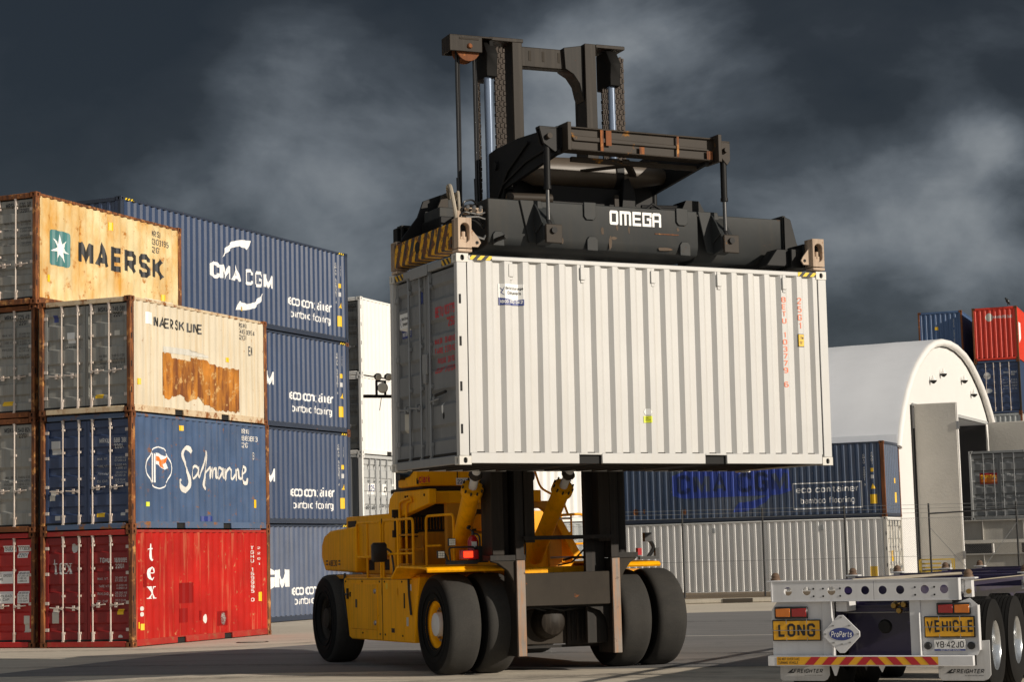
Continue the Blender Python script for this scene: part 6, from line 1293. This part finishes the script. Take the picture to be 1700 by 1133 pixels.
FYY = 68.5; sx_ = FYY / 71.0
P_('fence_black', (.012, .012, .013), .5, fade=.1, bump=0); P_('fence_wire', (.22, .225, .225), .45, metal=.3, fade=.1, bump=0)
fe = thing('wire_fence', 'chain-link fence on black posts along the kerb', 'fence', frame((0, FYY, 0), 0))
px_ = [v * sx_ for v in (5.952 - 2.93 * 4, 5.952 - 2.93 * 3, 5.952 - 2.93 * 2, 5.952 - 2.93, 5.952, 8.837, 11.788, 14.825, 17.972, 20.95, 23.9)]
for x in px_:
    MB().cyl((x, 0, 0), (x, 0, 3.22), .034, seg=10).build('post', K['fence_black'], fe)
b = MB(); xa, xb = px_[0], px_[-1]; h0, h1 = .12, 2.72; st = .075; n = int((xb - xa + 3) / st)
for i in range(n):
    for sg in (1, -1):
        x = xa - 2.6 * (sg > 0) + i * st; xe = x + sg * (h1 - h0); p, q_ = (x, h0), (xe, h1)
        # clip to the fence ends
        lo, hi = 0, 1
        for bound, s in ((xa, 1), (xb, -1)):
            d = (q_[0] - p[0]) * s; c0 = (p[0] - bound) * s
            if d > 0: lo = max(lo, -c0 / d)
            elif d < 0: hi = min(hi, -c0 / d)
            elif c0 < 0: lo = 2
        if lo >= hi: continue
        A = (p[0] + (q_[0] - p[0]) * lo, .004 * sg, p[1] + (q_[1] - p[1]) * lo); B = (p[0] + (q_[0] - p[0]) * hi, .004 * sg, p[1] + (q_[1] - p[1]) * hi)
        b.cyl(A, B, .0017, seg=3, caps=False)
b.build('wire_mesh', K['fence_wire'], fe, smooth=False)
b = MB()
for z in (.12, 1.4, 2.72, 2.90, 3.05, 3.18): b.cyl((xa, -.03, z), (xb, -.03, z), .006, seg=4)
b.parts('strand', K['fence_wire'], fe)
b = MB(); xg0, xg1 = px_[7], px_[8]; b.cyl((xg0, -.02, 2.86), (xg1, -.02, 2.98), .025, seg=8); b.build('top_rail', K['fence_black'], fe)
b = MB(); xm = (xg0 + xg1) / 2; b.cyl((xg0, -.02, 2.4), (xm, -.02, .6), .010, seg=5).cyl((xg1, -.02, 2.5), (xm, -.02, .6), .010, seg=5); b.parts('brace', K['fence_wire'], fe)

# ---------------------------------------------------------------- ground
def groundmat(name, c1, c2, stain, rough, grain):
    m = bpy.data.materials.new(name); m.use_nodes = True; nt = m.node_tree; N = nt.nodes; L = nt.links; b = N['Principled BSDF']; b.inputs['Roughness'].default_value = rough
    tc = N.new('ShaderNodeTexCoord')
    def noise(sc, det, scl=(1, 1, 1), rot=0, rg=.6):
        mp = N.new('ShaderNodeMapping'); mp.inputs['Scale'].default_value = scl; mp.inputs['Rotation'].default_value = (0, 0, R(rot)); L.new(tc.outputs['Object'], mp.inputs[0])
        n = N.new('ShaderNodeTexNoise'); n.inputs['Scale'].default_value = sc; n.inputs['Detail'].default_value = det; n.inputs['Roughness'].default_value = rg; L.new(mp.outputs[0], n.inputs['Vector']); return n.outputs['Fac']
    def mr(f, a, c, lo=0, hi=1):
        n = N.new('ShaderNodeMapRange'); L.new(f, n.inputs[0]); n.inputs[1].default_value = a; n.inputs[2].default_value = c; n.inputs[3].default_value = lo; n.inputs[4].default_value = hi; return n.outputs[0]
    def mix(f, a, c):
        n = N.new('ShaderNodeMix'); n.data_type = 'RGBA'; L.new(f, n.inputs[0])
        for i, v in ((6, a), (7, c)):
            if hasattr(v, 'type'): L.new(v, n.inputs[i])
            else: n.inputs[i].default_value = (*v, 1)
        return n.outputs[2]
    cur = mix(mr(noise(.35, 7), .3, .7), c1, c2)
    cur = mix(mr(noise(1.0, 6, (.10, 1.6, 1), 12), .50, .72, 0, .55), cur, stain)       # tyre tracks dragged along the lane
    cur = mix(mr(noise(1.0, 5, (.35, 2.2, 1), -55), .58, .75, 0, .35), cur, stain)
    cur = mix(mr(noise(.9, 8, (.22, 3.5, 1), 3), .45, .62, 0, .4), cur, stain)
    cur = mix(mr(noise(1.7, 5), .66, .74, 0, .6), cur, tuple(v * .4 for v in stain))       # oil drips
    cur = mix(mr(noise(14, 4), .35, .7, 0, grain), cur, tuple(v * .45 for v in c1))
    L.new(cur, b.inputs['Base Color'])
    bn = N.new('ShaderNodeBump'); bn.inputs['Strength'].default_value = .25; bn.inputs['Distance'].default_value = .02; L.new(noise(30, 5), bn.inputs['Height']); L.new(bn.outputs[0], b.inputs['Normal'])
    return m
K['concrete'] = groundmat('concrete', (.58, .51, .41), (.66, .59, .48), (.40, .35, .29), .85, .22)
K['asphalt'] = groundmat('asphalt', (.19, .185, .18), (.24, .23, .225), (.12, .118, .118), .85, .3)
K['earth'] = groundmat('earth', (.17, .115, .06), (.25, .17, .09), (.07, .05, .03), .95, .5)
P_('line_paint', (.80, .75, .66), .6, fade=.1, grain=.2); P_('kerb_concrete', (.42, .38, .31), .85, fade=.15, streak=.3, grain=.3)
b = MB(); b.face([(-900, -60, 0), (900, -60, 0), (900, 1500, 0), (-900, 1500, 0)]); struct(b.build('yard', K['concrete'], smooth=False))
b = MB(); b.face([(x, y, .004) for x, y in ((-9.2, 33.2), (3.6, 30.6), (40, 23), (60, 57.5), (4.9, 57.5), (-4.4, 42.6), (-7.0, 39.5))]); struct(b.build('road', K['asphalt'], smooth=False))
b = MB(); x0_, y0_, x1_, y1_ = -3, 43.6, 16, 38.6; b.face([(x0_, y0_, .008), (x1_, y1_, .008), (x1_, y1_ + .14, .008), (x0_, y0_ + .14, .008)]); struct(b.build('road_marking', K['line_paint'], smooth=False))
# slab joints scored across the concrete
b = MB()
for x0_, y0_, x1_, y1_ in ((-14, 41.5, -7.2, 39.6), (-12, 33.8, -9.3, 33.25), (-16, 33.5, 3, 28.3), (3, 28.3, 9, 26.6), (-2, 27, 2.5, 30.7), (-9.5, 31, -7.5, 33), (-5.2, 45, 4, 60), (3, 62, 30, 62)):
    d = Vector((x1_ - x0_, y1_ - y0_)); w = Vector((-d.y, d.x)).normalized() * .012
    b.face([(x0_ - w.x, y0_ - w.y, .003), (x1_ - w.x, y1_ - w.y, .003), (x1_ + w.x, y1_ + w.y, .003), (x0_ + w.x, y0_ + w.y, .003)])
struct(b.build('slab_joints', K['asphalt'], smooth=False))
struct(MB().box(-30, 60, 67.0, 67.45, 0, .16).build('kerb', K['kerb_concrete'], bevel=.03))
b = MB(); b.sheet([[(-30 + i * 1.0, y, .10 + .05 * random.random() + (.05 if 68 < y < 75 else 0)) for i in range(90)] for y in (67.45, 68.2, 69.5, 71, 73, 76, 80)]); struct(b.build('verge', K['earth']))

m = bpy.data.materials.new('tyre_mark'); m.use_nodes = True; nt = m.node_tree; N = nt.nodes; L = nt.links; K['tyre_mark'] = m
_p = N['Principled BSDF']; _p.inputs['Base Color'].default_value = (.035, .033, .031, 1); _p.inputs['Roughness'].default_value = .9
_t = N.new('ShaderNodeBsdfTransparent'); _m = N.new('ShaderNodeMixShader'); _c = N.new('ShaderNodeTexCoord'); _n = N.new('ShaderNodeTexNoise'); _n.inputs['Scale'].default_value = 2.3; _n.inputs['Detail'].default_value = 8; _n.inputs['Roughness'].default_value = .75
L.new(_c.outputs['Object'], _n.inputs['Vector']); _r = N.new('ShaderNodeMapRange'); L.new(_n.outputs['Fac'], _r.inputs[0]); _r.inputs[1].default_value = .38; _r.inputs[2].default_value = .72; _r.inputs[3].default_value = 0; _r.inputs[4].default_value = .42
L.new(_r.outputs[0], _m.inputs[0]); L.new(_t.outputs[0], _m.inputs[1]); L.new(_p.outputs[0], _m.inputs[2]); L.new(_m.outputs[0], N['Material Output'].inputs[0])
for i, (pts, w) in enumerate((([(-14, 36), (-8, 35.6), (-2, 33.5), (5, 29.5), (12, 27)], .5), ([(-14, 39.2), (-7, 39.0), (-1, 37.2), (6, 33.2), (14, 30)], .5), ([(-6, 31), (-1, 31.3), (4, 33.5), (9, 38), (12, 45)], .45), ([(-12, 42.6), (-8, 42.1), (-5, 43), (-3, 47), (-1, 56)], .45), ([(-3, 28.6), (2, 29.2), (7, 28.4), (12, 26.4)], .5), ([(4, 50), (9, 48), (16, 47), (26, 47)], .5), ([(-9, 30.4), (-4, 31.0), (0, 29.6), (4, 27)], .4))):
    q = bmesh.new(); ribbon(q, pts, w, smooth=10)
    for v in q.verts: v.co.z = .012 + .002 * i
    me = bpy.data.meshes.new('tyre_mark'); q.to_mesh(me); q.free(); me.materials.append(K['tyre_mark']); o = bpy.data.objects.new('tyre_mark', me); COL.objects.link(o); struct(o)
o = MB().lathe((-6.0, 44.6, 0), (-6.0, 44.6, .012), [(.36, 0), (.36, 1)], 28).build('manhole_cover', K['gantry_brown']); tag(o, 'round iron manhole cover set in the concrete beside the red container', 'manhole cover')
MB().lathe((-6.0, 44.6, .012), (-6.0, 44.6, .016), [(.30, 0), (.30, 1)], 28).build('cover_plate', K['kerb_concrete'], o)
o = MB().box(6.9, 7.9, 66.96, 67.0, .02, .15).build('drain_grate', K['engine_dark']); tag(o, 'dark drain opening in the face of the kerb', 'drain')
